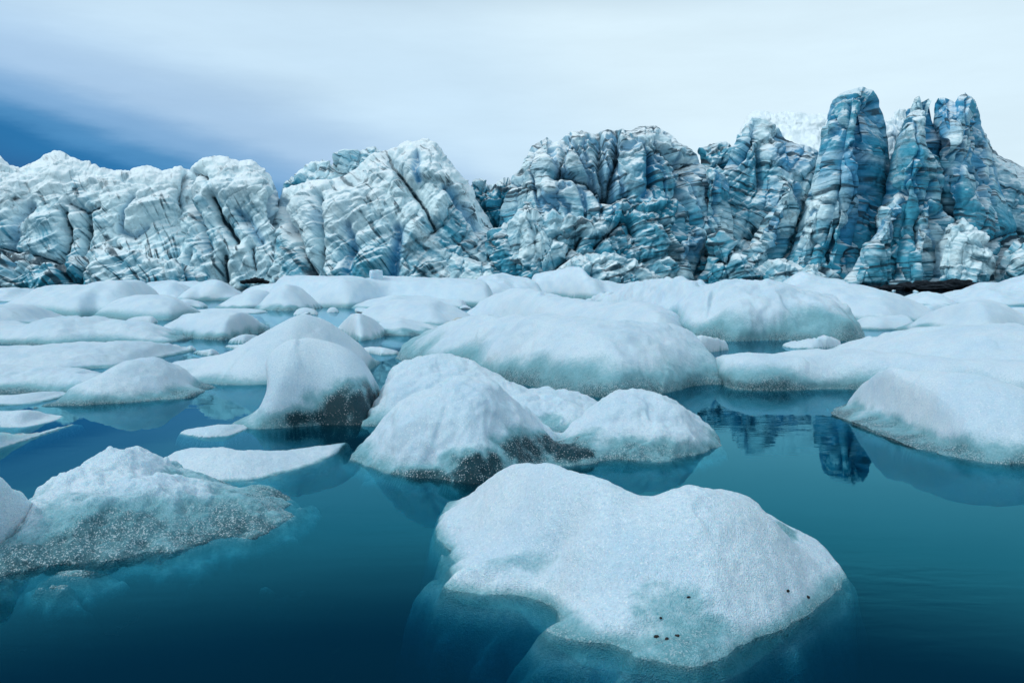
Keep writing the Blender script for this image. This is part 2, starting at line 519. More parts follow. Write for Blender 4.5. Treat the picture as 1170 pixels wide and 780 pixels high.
berg('iceberg', F2, 'iceberg', [
    R([(5, 590), (20, 576), (55, 562), (75, 549), (100, 528), (125, 513), (150, 507), (170, 510), (185, 520), (205, 540), (240, 562)],
      [(5, 650), (60, 645), (120, 632), (190, 626), (240, 620)], df=1.25, db=0.6, a=1.4),
    R([(-10, 640), (20, 612), (45, 600), (70, 580), (110, 551), (140, 539), (180, 538), (220, 551), (260, 569), (290, 585), (310, 596), (335, 601)],
      [(-10, 662), (45, 648), (100, 634), (150, 628), (200, 626), (240, 622), (290, 613), (335, 603)], df=0.7, db=0.7, a=1.35, end=0.8),
    ('E', 150, 634, 0.85, 0.35, -0.06, 2.2)],
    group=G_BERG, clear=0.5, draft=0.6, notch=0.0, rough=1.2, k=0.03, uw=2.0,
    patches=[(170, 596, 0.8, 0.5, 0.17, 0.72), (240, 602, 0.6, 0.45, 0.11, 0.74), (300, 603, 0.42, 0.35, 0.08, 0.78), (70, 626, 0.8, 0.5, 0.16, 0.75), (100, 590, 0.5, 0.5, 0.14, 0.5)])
berg('iceberg', 'rounded white iceberg tip cut off by the left frame edge', 'iceberg', [
    R([(-90, 560), (-60, 545), (-30, 543), (-12, 548), (0, 556), (12, 572), (20, 590), (24, 610)],
      [(-90, 655), (-40, 660), (0, 655), (24, 640)], df=0.35, db=0.5)], group=G_BERG, clear=0.2, rough=0.8)
berg('ice_lump', 'pale half-sunk ice lump with dark stone, bottom left', 'ice lump', [
    ('E', 85, 655, 0.16, 0.11, 0.010, 2), ('E', 30, 668, 0.30, 0.22, -0.06, 2)], group=G_FLOE, clear=0.6, draft=0.25, rough=0.6)
berg('ice_floe', 'smooth pale flat floe tapering to a point behind dark twin-humped iceberg', 'ice floe', [
    R([(180, 528), (190, 521), (210, 514), (240, 513), (270, 516), (320, 517), (360, 514), (388, 512)],
      [(180, 534), (210, 546), (245, 550), (280, 549), (330, 540), (370, 526), (390, 518)], a=1.8)], group=G_FLOE, clear=0.1, draft=0.35, rough=0.5)

# --- second rank
F6 = 'curling white iceberg with pointed hump and black crystal underside, left of centre'
berg('iceberg', F6, 'iceberg', [
    R([(196, 414), (215, 411), (245, 407), (262, 402), (290, 385), (320, 368), (338, 359), (346, 357), (356, 359), (375, 366), (392, 378), (408, 390), (420, 401)],
      [(196, 432), (215, 437), (250, 440), (290, 440), (330, 438), (420, 430)], df=1.5, db=1.2, a=1.35),
    R([(254, 485), (268, 482), (282, 477), (294, 471), (305, 463), (314, 452), (320, 438), (323, 418), (325, 402), (329, 393), (337, 387), (350, 384), (368, 386), (385, 392), (400, 401), (412, 412), (423, 428), (431, 444), (436, 456)],
      [(254, 487), (285, 491), (320, 490), (345, 487), (370, 485), (400, 487), (437, 484)], df=0.85, db=0.6, a=2.8, end=9.0)],
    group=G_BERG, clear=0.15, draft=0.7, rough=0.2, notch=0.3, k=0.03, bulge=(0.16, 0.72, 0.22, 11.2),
    patches=[(412, 470, 0.60, 0.9, 0.32, 1.2), (375, 480, 0.7, 0.7, 0.18, 1.05), (435, 465, 0.25, 0.9, 0.3, 1.1), (340, 486, 0.5, 0.5, 0.06, 0.5)])  # dark patches also paint shade onto the right-front underside
F7 = 'three-lobed iceberg with crystal-flecked dark middle, centre of the lagoon'
berg('iceberg', F7, 'iceberg', [
    R([(438, 445), (446, 430), (456, 417), (480, 411), (505, 410), (522, 411), (545, 419), (570, 431), (600, 440), (630, 442), (655, 447), (675, 459), (690, 470)],
      [(438, 486), (500, 488), (600, 492), (690, 496)], df=1.1, db=0.8, a=2.0),
    R([(396, 522), (415, 508), (438, 482), (452, 462), (470, 449), (498, 438), (520, 433), (542, 434), (562, 440), (585, 456), (605, 472), (625, 482), (645, 495)],
      [(396, 524), (420, 532), (455, 545), (500, 548), (545, 552), (590, 545), (645, 530)], df=1.1, db=1.0, a=1.7),
    R([(640, 500), (660, 476), (685, 461), (710, 450), (728, 446), (742, 445), (756, 449), (772, 456), (790, 469), (806, 482), (818, 496)],
      [(640, 533), (690, 526), (740, 524), (790, 522), (822, 512)], df=1.0, db=0.9, a=1.9)],
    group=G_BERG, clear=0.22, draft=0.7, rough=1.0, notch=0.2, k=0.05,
    patches=[(550, 538, 0.36, 0.6, 0.18, 1.05), (600, 512, 0.42, 0.5, 0.17, 0.95), (655, 508, 0.45, 0.5, 0.16, 1.0), (490, 543, 0.5, 0.35, 0.09, 0.9), (630, 480, 0.22, 0.4, 0.1, 0.5), (740, 512, 0.6, 0.4, 0.12, 0.65)])  # glassy crystal patches, with shade of the front painted in
berg('iceberg', 'broad smooth oval iceberg with teal waterline, mid lagoon', 'iceberg', [
    R([(452, 404), (465, 392), (482, 381), (500, 374), (525, 366), (560, 361), (600, 359), (640, 360), (680, 363), (710, 368), (740, 370), (762, 368), (780, 375), (793, 386), (800, 400), (802, 415)],
      [(440, 408), (480, 418), (540, 428), (600, 440), (650, 450), (700, 456), (760, 450), (800, 440)], df=2.4, db=1.6, a=2.0, end=4)],
    group=G_BERG, clear=0.5, rough=0.6, notch=0.5)
berg('iceberg', 'blunt white block iceberg at right edge before long slab', 'iceberg', [
    R([(984, 490), (986, 474), (991, 455), (998, 437), (1006, 426), (1030, 423), (1060, 424), (1090, 425), (1120, 431), (1150, 439), (1180, 449), (1240, 470)],
      [(984, 494), (996, 500), (1020, 507), (1060, 517), (1100, 525), (1140, 530), (1240, 532)], df=1.2, db=1.0, a=2.3, end=6)],
    group=G_BERG, clear=0.3, rough=0.4, notch=0.9, draft=0.6)  # teal foot also paints shading onto the front
berg('iceberg', 'long low white slab iceberg with undercut edge, right side', 'iceberg', [
    R([(815, 425), (818, 415), (824, 408), (850, 404), (880, 403), (915, 402), (950, 402), (980, 400), (1010, 402), (1100, 410), (1250, 420)],
      [(815, 444), (850, 447), (900, 447), (950, 445), (1000, 446), (1100, 458), (1250, 470)], df=1.0, db=1.3, a=2.6, end=5),
    R([(930, 404), (965, 397), (990, 388), (1015, 381), (1045, 375), (1080, 371), (1120, 370), (1170, 372), (1260, 378)],
      [(930, 432), (1010, 440), (1100, 450), (1260, 460)], df=2.6, db=2.0, a=1.8)],
    group=G_BERG, clear=0.4, rough=0.45, notch=1.0)  # teal foot doubles as painted front shading, setting the slab apart
berg('iceberg', 'domed iceberg with green waterline at left, smooth flat tail', 'iceberg', [
    R([(85, 449), (100, 436), (120, 425), (140, 413), (155, 408), (170, 407), (186, 411), (204, 423), (217, 438), (226, 450)],
      [(60, 464), (100, 463), (150, 460), (228, 454)], df=0.9, db=0.9, a=2.0),
    R([(-60, 418), (0, 417), (40, 420), (80, 423), (110, 430), (135, 440)],
      [(-60, 452), (0, 450), (40, 449), (75, 452), (110, 458), (135, 458)], df=1.1, db=1.0, a=2.0)],
    group=G_BERG, clear=0.3, rough=0.6, notch=0.4)

# --- small floes near
berg('ice_floe', 'white floe at left edge, upper of a stacked pair', 'ice floe', [
    R([(-50, 472), (0, 470), (20, 469), (36, 469), (50, 475), (60, 481)], [(-50, 488), (0, 488), (30, 488), (60, 483)])], group=G_FLOE, clear=0.05, rough=0.4)
berg('ice_floe', 'white wedge floe at left edge, lower of a stacked pair', 'ice floe', [
    R([(-60, 490), (0, 489), (30, 489), (60, 488), (76, 487)], [(-60, 536), (-5, 520), (25, 509), (55, 496), (76, 490)])], group=G_FLOE, clear=0.05, rough=0.3)
berg('ice_floe', 'thin grey floe at left below the domed iceberg tail', 'ice floe', [
    R([(-40, 454), (10, 452), (40, 448), (60, 448), (76, 452)], [(-40, 464), (20, 463), (60, 458), (78, 454)])], group=G_FLOE, clear=0.25, rough=0.4)
berg('ice_floe', 'thin speckled floe left of the curling iceberg', 'ice floe', [
    R([(205, 493), (225, 489), (250, 485), (270, 485), (286, 487)], [(205, 496), (235, 500), (262, 498), (287, 490)])], group=G_FLOE, clear=0.1, rough=0.5)
berg('ice_floe', 'small crumbly grey floe before the large sprawling berg', 'ice floe', [
    R([(896, 396), (908, 390), (925, 386), (944, 383), (954, 387), (960, 394)], [(896, 398), (930, 399), (960, 397)])], group=G_FLOE, clear=0.15, rough=2.2)
berg('ice_floe', 'knobbly small block floe beside the broad oval iceberg', 'ice floe', [
    R([(786, 384), (795, 382), (812, 383), (822, 386), (829, 390)], [(786, 402), (800, 403), (818, 402), (829, 400)])], group=G_FLOE, clear=0.15, rough=1.6)
berg('ice_floe', 'grey floe tucked behind the curling iceberg shoulder', 'ice floe', [
    R([(262, 388), (272, 383), (285, 380), (300, 381)], [(262, 392), (280, 393), (300, 390)])], group=G_FLOE, clear=0.3, rough=0.6)
for (a, b, lab) in [((205, 398, 236), 394, 'dark thin floe sliver right of the low slab iceberg'),
                    ((222, 403, 262), 398, 'pale thin floe sliver before the curling iceberg'),
                    ((258, 396, 296), 393, 'flat teal floe sliver left of the pointed hump')]:
    berg('ice_floe', lab, 'ice floe', [R([(a[0], a[1] - 2), ((a[0] + a[2]) / 2, b), (a[2], a[1] - 3)], [(a[0], a[1] + 1), ((a[0] + a[2]) / 2, a[1] + 5), (a[2], a[1])])], group=G_FLOE, clear=0.3, rough=0.4)

# --- crowded middle distance
MID = [
    ('low wide slab iceberg at left edge above the domed one',
     [R([(-80, 398), (0, 396), (50, 394), (100, 391), (135, 390), (165, 391), (190, 394), (206, 402)], [(-80, 425), (60, 424), (150, 418), (190, 413), (208, 407)], df=1.6, db=1.4)], 0.15, 0.5),
    ('lumpy white iceberg with rounded right end, left side',
     [R([(-80, 368), (0, 367), (25, 371), (48, 367), (64, 361), (90, 360), (108, 362), (117, 367), (140, 367), (165, 368), (180, 372), (190, 380), (196, 391)], [(-80, 394), (0, 393), (60, 396), (120, 393), (197, 394)], df=2.0, db=1.8, end=4)], 0.3, 0.6),
    ('smooth white dome iceberg cut by left frame edge',
     [R([(-60, 352), (-10, 349), (10, 347), (30, 348), (44, 353), (53, 360), (59, 367)], [(-60, 372), (0, 372), (59, 370)], df=2.2)], 0.15, 0.5),
    ('large sloping iceberg with spiked top, far left below the ridge',
     [R([(18, 346), (35, 340), (50, 330), (60, 325), (85, 323), (110, 327), (120, 325)], [(18, 350), (60, 360), (110, 364), (122, 364)], df=4),
      R([(105, 328), (118, 323), (130, 320), (143, 319), (149, 316), (154, 321), (164, 329), (172, 336)], [(105, 362), (140, 363), (175, 362)], df=4),
      R([(130, 345), (160, 338), (185, 339), (205, 346), (216, 353)], [(130, 364), (170, 366), (218, 366)], df=2.5)], 0.25, 0.6),
    ('little white wedge of ice before the spiked iceberg',
     [R([(142, 366), (152, 362), (165, 361), (177, 360)], [(142, 369), (178, 369)])], 0.1, 0.6),
    ('flat pale berg along left shore of the far ice',
     [R([(-60, 331), (0, 330), (22, 328), (40, 330), (56, 332), (72, 338)], [(-60, 345), (30, 345), (72, 343)], df=4)], 0.1, 0.8),
    ('long low white iceberg between spiked and curling icebergs',
     [R([(187, 380), (194, 369), (213, 359), (236, 356), (252, 358), (280, 357), (298, 360), (310, 366), (322, 374)], [(187, 382), (220, 387), (260, 389), (300, 387), (322, 377)], df=1.8, db=1.5)], 0.3, 0.5),
    ('small rounded berg left of a dark water gap',
     [R([(166, 334), (180, 326), (194, 322), (206, 323), (218, 330), (226, 338)], [(166, 341), (200, 343), (228, 342)], df=3)], 0.15, 0.6),
    ('bluish dome berg right of a dark water gap',
     [R([(218, 331), (228, 324), (240, 320), (252, 321), (263, 326), (272, 332), (279, 338)], [(218, 340), (240, 344), (262, 344), (280, 340)], df=3)], 0.2, 0.4),
    ('low grey floe beneath the two far dome bergs',
     [R([(192, 347), (200, 342), (214, 341), (226, 343), (236, 348)], [(192, 349), (215, 352), (236, 350)])], 0.25, 0.4),
    ('white slope berg left of the tent-shaped one',
     [R([(258, 346), (268, 340), (280, 334), (294, 329), (306, 333), (314, 342)], [(258, 350), (285, 352), (314, 350)], df=2.5)], 0.15, 0.5),
    ('tent-shaped smooth berg before the long back shelf',
     [R([(301, 349), (307, 339), (317, 330), (327, 325), (338, 325), (348, 333), (356, 343), (361, 350)], [(301, 353), (330, 355), (361, 353)], df=2.6)], 0.25, 0.4),
    ('long flat-topped ice shelf carrying a small square block, far behind',
     [R([(322, 322), (328, 315), (340, 314), (360, 316), (390, 316), (420, 317), (450, 315), (480, 316), (510, 318), (540, 319), (560, 324)], [(322, 346), (360, 351), (400, 352), (440, 349), (490, 344), (560, 340)], df=4, db=6, a=3, end=4)], 0.15, 0.5),
    ('low white hump berg behind the dirt-marked lump',
     [R([(418, 354), (432, 346), (455, 342), (480, 342), (500, 344), (520, 351), (538, 360)], [(418, 362), (460, 372), (500, 373), (540, 364)], df=2.5)], 0.2, 0.5),
    ('pale ridge of ice between back shelf and low hump',
     [R([(410, 346), (430, 340), (455, 337), (480, 338), (505, 341), (530, 342)], [(410, 350), (450, 353), (530, 349)], df=3)], 0.2, 0.5),
    ('pointed little white berg right of the curling iceberg peak',
     [R([(386, 378), (394, 366), (403, 358), (413, 358), (424, 364), (434, 372), (442, 381)], [(386, 383), (410, 390), (442, 386)], df=1.5)], 0.25, 0.5),
    ('teal-streaked low berg beside the pointed little berg',
     [R([(430, 372), (442, 363), (456, 363), (474, 367), (492, 371), (508, 375)], [(430, 381), (460, 384), (508, 380)], df=1.5)], 0.45, 0.6),
    ('jumbled white berg in the centre below the dark rubble',
     [R([(495, 326), (520, 321), (545, 318), (556, 315), (565, 311), (577, 312), (586, 317), (604, 318), (615, 325)], [(495, 342), (540, 345), (600, 341), (615, 338)], df=4)], 0.2, 0.9),
    ('angular flat-topped white berg below the ice massif',
     [R([(606, 322), (609, 315), (616, 312), (640, 309), (662, 306), (668, 310), (673, 318), (695, 321), (716, 328)], [(606, 332), (635, 341), (680, 342), (716, 334)], df=3, a=3, end=4)], 0.2, 0.6),
    ('long low smooth berg behind the broad oval one',
     [R([(528, 362), (542, 350), (558, 339), (580, 331), (600, 329), (615, 332), (632, 339), (665, 343), (705, 345), (738, 345), (756, 350), (775, 360), (792, 374)], [(528, 366), (600, 374), (700, 385), (760, 390), (794, 384)], df=3, db=2.5)], 0.15, 0.5),
    ('large sprawling lumpy iceberg with teal foot, right of centre',
     [R([(672, 344), (695, 334), (715, 327), (735, 321), (750, 318), (764, 317), (776, 323), (790, 326), (805, 322), (820, 319), (838, 319), (855, 321), (880, 324), (910, 328), (935, 333), (953, 341), (966, 352), (975, 366), (981, 383)],
        [(672, 366), (740, 378), (800, 387), (840, 390), (880, 388), (930, 389), (982, 388)], df=3.5, db=3, a=2.2, end=4),
      R([(780, 362), (810, 345), (850, 340), (900, 342), (940, 350), (965, 365)], [(780, 386), (840, 390), (900, 388), (965, 390)], df=1.6, db=2)], 0.42, 0.9),
    ('smooth sloping iceberg behind the sprawling lumpy one',
     [R([(890, 327), (930, 323), (960, 323), (990, 328), (1015, 335), (1032, 342), (1040, 352)], [(890, 360), (970, 370), (1010, 371), (1040, 363)], df=3.5)], 0.2, 0.5),
    ('thin bright snow-white strip at the foot of the towers',
     [R([(893, 324), (902, 317), (910, 312), (918, 309), (926, 313), (940, 317), (960, 319), (968, 323)], [(893, 331.5), (968, 331.5)], df=5)], 0.05, 0.4),
    ('low knobbly berg below the black shore rocks',
     [R([(1026, 345), (1038, 338), (1052, 334), (1064, 333), (1071, 338), (1078, 343)], [(1026, 347), (1050, 350), (1078, 348)], df=2.5)], 0.15, 1.0),
    ('wide white berg right of the black shore rocks',
     [R([(1068, 341), (1084, 334), (1104, 328), (1128, 330), (1150, 333), (1185, 335), (1230, 340)], [(1068, 347), (1120, 349), (1230, 349)], df=3.5)], 0.15, 0.8),
    ('far white hummock at right edge under the ice cliff',
     [R([(1134, 331), (1144, 324), (1158, 318), (1175, 315), (1200, 314), (1240, 322)], [(1134, 337), (1240, 338)], df=6)], 0.15, 0.7),
    ('tiny far white berg left of the right-edge hummock',
     [R([(1108, 330), (1118, 324), (1128, 322), (1140, 323), (1150, 329)], [(1108, 335), (1150, 335)], df=5)], 0.1, 0.7),
    ('grey translucent dome iceberg above the right slab',
     [R([(1045, 374), (1058, 366), (1070, 357), (1084, 349), (1100, 344), (1120, 342), (1138, 345), (1152, 352), (1164, 361), (1180, 374)], [(1045, 382), (1110, 386), (1180, 382)], df=1.8)], 0.3, 0.4),
    ('low white floe left of the translucent dome',
     [R([(1030, 356), (1044, 350), (1060, 348), (1080, 348), (1095, 352)], [(1030, 360), (1060, 368), (1095, 366)])], 0.1, 0.6),
    ('white berg at right edge behind the translucent dome',
     [R([(1140, 356), (1155, 352), (1180, 350), (1220, 352)], [(1140, 366), (1220, 368)])], 0.15, 0.6),
    ('flat white shelf floe with slit, right of the lumpy iceberg',
     [R([(975, 368), (988, 361), (1005, 362), (1022, 360), (1036, 359)], [(975, 376), (1005, 377), (1036, 372)])], 0.15, 0.5),
    ('pale far berg strip behind the tent-shaped berg',
     [R([(278, 333), (295, 326), (318, 322), (335, 324)], [(278, 340), (335, 340)], df=3)], 0.15, 0.8),
    ('small white pan above the curling iceberg peak',
     [R([(336, 355), (344, 351), (354, 351), (364, 355)], [(336, 358), (350, 360), (364, 358)])], 0.1, 0.4),
    ('tiny white ice bit in the water gap',
     [R([(372, 354), (377, 350), (384, 350), (389, 354)], [(372, 356), (380, 357), (389, 356)])], 0.1, 0.6),
    ('thin flat floe strip above the long low iceberg',
     [R([(220, 355), (245, 352), (280, 352), (303, 355)], [(220, 357), (260, 359), (303, 357)])], 0.2, 0.4),
    ('pale flat floe touching the oval iceberg at left',
     [R([(410, 398), (424, 395), (440, 397), (456, 401)], [(410, 402), (435, 406), (456, 405)])], 0.2, 0.4),
    ('crushed white ice below the shore ridge, far left',
     [R([(150, 328), (175, 322), (200, 321), (225, 323), (250, 322)], [(150, 336), (250, 336)], df=6)], 0.1, 1.2),
    ('crushed white ice at the glacier foot, right of centre',
     [R([(690, 328), (715, 323), (735, 321), (745, 319), (757, 322), (775, 327)], [(690, 334), (775, 334)], df=6)], 0.1, 1.2),
]
for lab, lobes, cl, ro in MID:
    berg('ice_floe' if ('floe' in lab or 'strip' in lab or 'pan' in lab or 'bit' in lab) else 'iceberg', lab,
         'ice floe' if ('floe' in lab or 'strip' in lab or 'pan' in lab or 'bit' in lab) else 'iceberg', lobes,
         group=G_FLOE if ('floe' in lab or 'strip' in lab or 'pan' in lab or 'bit' in lab) else G_BERG, clear=cl, rough=ro, notch=0.5)
berg('ice_lump', 'small dirty brown-edged ice lump on the low hump berg', 'ice lump', [
    R([(503, 374), (508, 368), (520, 364), (530, 363), (540, 366)], [(503, 377), (525, 379), (540, 376)])], group=G_FLOE, clear=0.3, rough=1.5, mat=DIRTY)


# ------------------------------------------------------------------ brash ice packed below the glacier
def chunk_mesh(seed):
    nu, nw = 22, 14
    u = np.linspace(0, 2 * np.pi, nu, endpoint=False); w = np.linspace(0.03, np.pi - 0.03, nw)
    U, Wv = np.meshgrid(u, w)
    p = np.stack([np.cos(U) * np.sin(Wv), np.sin(U) * np.sin(Wv), np.cos(Wv)], -1).reshape(-1, 3)
    f1, f2, cid, fc = worley(p * 0.9 + seed * 3.3)
    p = p * (1 + 0.25 * fbm(p * 1.1 + seed * 5.1, 2) + 0.35 * fc)[:, None]
    idx = np.arange(nu * nw).reshape(nw, nu)
    q = np.stack([idx[:-1], idx[1:], np.roll(idx[1:], -1, 1), np.roll(idx[:-1], -1, 1)], -1).reshape(-1, 4)
    return p, q


def free(x, y):
    for (ax, bx_, ay, by_, H) in FIELDS:
        if ax < x < bx_ and ay < y < by_:
            if H[int((y - ay) / (by_ - ay) * (H.shape[0] - 1)), int((x - ax) / (bx_ - ax) * (H.shape[1] - 1))] > -0.03:
                return False
    return True


protos = []
for i in range(7):
    p, q = chunk_mesh(i)
    o = make_mesh('ice_chunk', p, q, ICE, {'clear': 0.25 * sstep(0.25, -0.05, p[:, 2])})
    protos.append(o)
used_n = 0
rb = random.Random(4)
BR = 'small white brash ice chunk packed between the far bergs below the glacier'
tries = 0
while used_n < 120 and tries < 6000:
    tries += 1
    px = rb.uniform(-20, 1190); py = 331.5 + 42 * rb.random() ** 2.2
    x, y = (float(v) for v in water(px, py))
    if not free(x, y): continue
    r = rb.uniform(2.0, 7.0) * y / F * rb.choice((0.6, 1.0, 1.4))
    o = protos[used_n] if used_n < len(protos) else protos[used_n % len(protos)].copy()
    if used_n >= len(protos): COL.objects.link(o)
    o.location = (x, y, 0.02); o.scale = (r * rb.uniform(0.9, 1.8), r * rb.uniform(0.8, 1.2), r * rb.uniform(0.35, 0.7)); o.rotation_euler = (rb.uniform(-.2, .2), rb.uniform(-.2, .2), rb.uniform(0, 6.28))
    tag(o, BR, 'ice chunk', 'brash ice chunks below the glacier')
    used_n += 1


# ------------------------------------------------------------------ glacier front
GL = bpy.data.objects.new('glacier', None); COL.objects.link(GL)
GL.location = (0, 195, 0)
tag(GL, 'crevassed blue-white glacier front with dark dirt bands along far shore', 'glacier')

# cracks: polyline in photo pixels, half width px, depth m, dirt
CRACKS = [
    ([(30, 232), (15, 262), (8, 300)], 5, 2.0, .5), ([(70, 240), (75, 270), (68, 310), (80, 325)], 4, 2.2, .8), ([(97, 248), (94, 290), (84, 325)], 4, 2.5, .8),
    ([(0, 283), (40, 292), (70, 302)], 3, 1.2, .8), ([(150, 220), (138, 240), (135, 262), (150, 268), (165, 258)], 3, 1.6, .5), ([(75, 230), (95, 240), (112, 236)], 3, 1.3, .7),
    ([(215, 195), (205, 225), (222, 250), (238, 285)], 4, 2.2, .6), ([(239, 224), (247, 245), (260, 260), (268, 275)], 4, 2.4, 1.0), ([(222, 195), (232, 200)], 3, 1.4, .9),
    ([(270, 238), (285, 255), (300, 275)], 4, 1.6, .5), ([(214, 290), (215, 325)], 3, 1.8, .7), ([(255, 290), (252, 322)], 4, 2.2, .8), ([(287, 282), (290, 305)], 3, 1.5, .7),
    ([(325, 255), (340, 280), (350, 310)], 4, 2.2, .8), ([(360, 220), (364, 270), (362, 318)], 4, 3.0, .7), ([(318, 213), (318, 240), (330, 262)], 4, 2.0, .4),
    ([(440, 173), (462, 205), (480, 225), (497, 260)], 4, 2.0, .8), ([(475, 175), (478, 205)], 3, 1.3, .2), ([(388, 200), (400, 205), (412, 200)], 5, 1.4, .8),
    ([(395, 255), (402, 280), (396, 310)], 4, 1.6, .4), ([(455, 260), (450, 300), (448, 318)], 5, 2.0, .3), ([(510, 215), (535, 245), (550, 262)], 4, 1.6, .4),
    ([(642, 160), (640, 180), (633, 200)], 4, 2.5, .7), ([(682, 152), (685, 185), (690, 205), (695, 222)], 4, 3.2, .6), ([(703, 148), (704, 180), (700, 205), (696, 222)], 4, 3.4, .7),
    ([(640, 196), (670, 205), (700, 225), (720, 222)], 4, 2.0, .7), ([(755, 158), (768, 172), (775, 180), (800, 185)], 5, 3.0, .8), ([(745, 180), (745, 210), (738, 222)], 4, 1.8, .2),
    ([(680, 280), (700, 262), (712, 245)], 3, 1.8, .9), ([(720, 250), (725, 262)], 6, 2.5, 1.0), ([(610, 320), (650, 290), (665, 270)], 4, 2.2, .8), ([(790, 190), (782, 240), (780, 262)], 5, 3.0, .6),
    ([(868, 165), (869, 210)], 3, 2.0, .6), ([(828, 185), (838, 190), (850, 175), (862, 145)], 4, 2.5, .4), ([(895, 155), (905, 175)], 3, 2.0, .4),
    ([(966, 150), (958, 175), (956, 192)], 4, 3.0, .2), ([(970, 115), (972, 150), (962, 195), (958, 222), (945, 262), (942, 280)], 3, 1.8, .5),
    ([(1000, 125), (995, 170), (1000, 220), (985, 260), (970, 290)], 8, 4.0, .15), ([(945, 280), (940, 300), (955, 318)], 3, 1.8, .8),
    ([(1031, 225), (1034, 265), (1028, 290), (1020, 315)], 4, 3.2, .8), ([(1087, 180), (1090, 200), (1082, 235), (1062, 290), (1060, 315)], 4, 3.0, .5),
    ([(1067, 118), (1072, 160), (1087, 185)], 4, 3.5, .15), ([(1086, 115), (1085, 150)], 3, 2.0, .1), ([(1120, 135), (1122, 175), (1128, 210), (1122, 230)], 3, 1.6, .4),
    ([(1128, 280), (1140, 275), (1165, 265)], 3, 1.6, .7), ([(1166, 270), (1145, 300), (1135, 322)], 4, 2.4, .9), ([(1055, 260), (1060, 250), (1085, 245)], 3, 1.3, .5),
    ([(850, 270), (870, 275), (862, 262)], 3, 1.5, .8), ([(805, 290), (830, 300), (838, 285)], 3, 1.5, .8),
]
BLUES = [(905, 175, 26, 22, 1.0), (985, 195, 26, 45, .9), (1000, 235, 18, 28, .8), (1078, 135, 14, 30, 1.0), (1095, 125, 14, 14, .9), (958, 180, 10, 20, .7), (1020, 150, 10, 16, .7),
         (738, 200, 14, 18, .5), (690, 190, 10, 30, .5), (703, 195, 10, 30, .6), (612, 190, 14, 25, .3), (362, 240, 8, 30, .5), (1050, 210, 20, 26, .35), (945, 190, 14, 40, .5), (850, 175, 16, 26, .4), (800, 250, 14, 30, .35), (880, 225, 18, 28, .5)]


def poly_dist(px, py, pts):
    d = np.full(px.shape, 1e9)
    for (ax, ay), (bx_, by_) in zip(pts[:-1], pts[1:]):
        vx, vy = bx_ - ax, by_ - ay
        t = np.clip(((px - ax) * vx + (py - ay) * vy) / (vx * vx + vy * vy + 1e-9), 0, 1)
        d = np.minimum(d, np.hypot(px - ax - t * vx, py - ay - t * vy))
    return d


def resample(pts, n):
    p = np.array(pts, float)
    if len(p) == 1: p = np.repeat(p, 2, 0)
    s = np.concatenate([[0], np.cumsum(np.hypot(*np.diff(p, axis=0).T))])
    u = np.linspace(0, s[-1], n)
    return np.stack([np.interp(u, s, p[:, 0]), np.interp(u, s, p[:, 1])], 1)


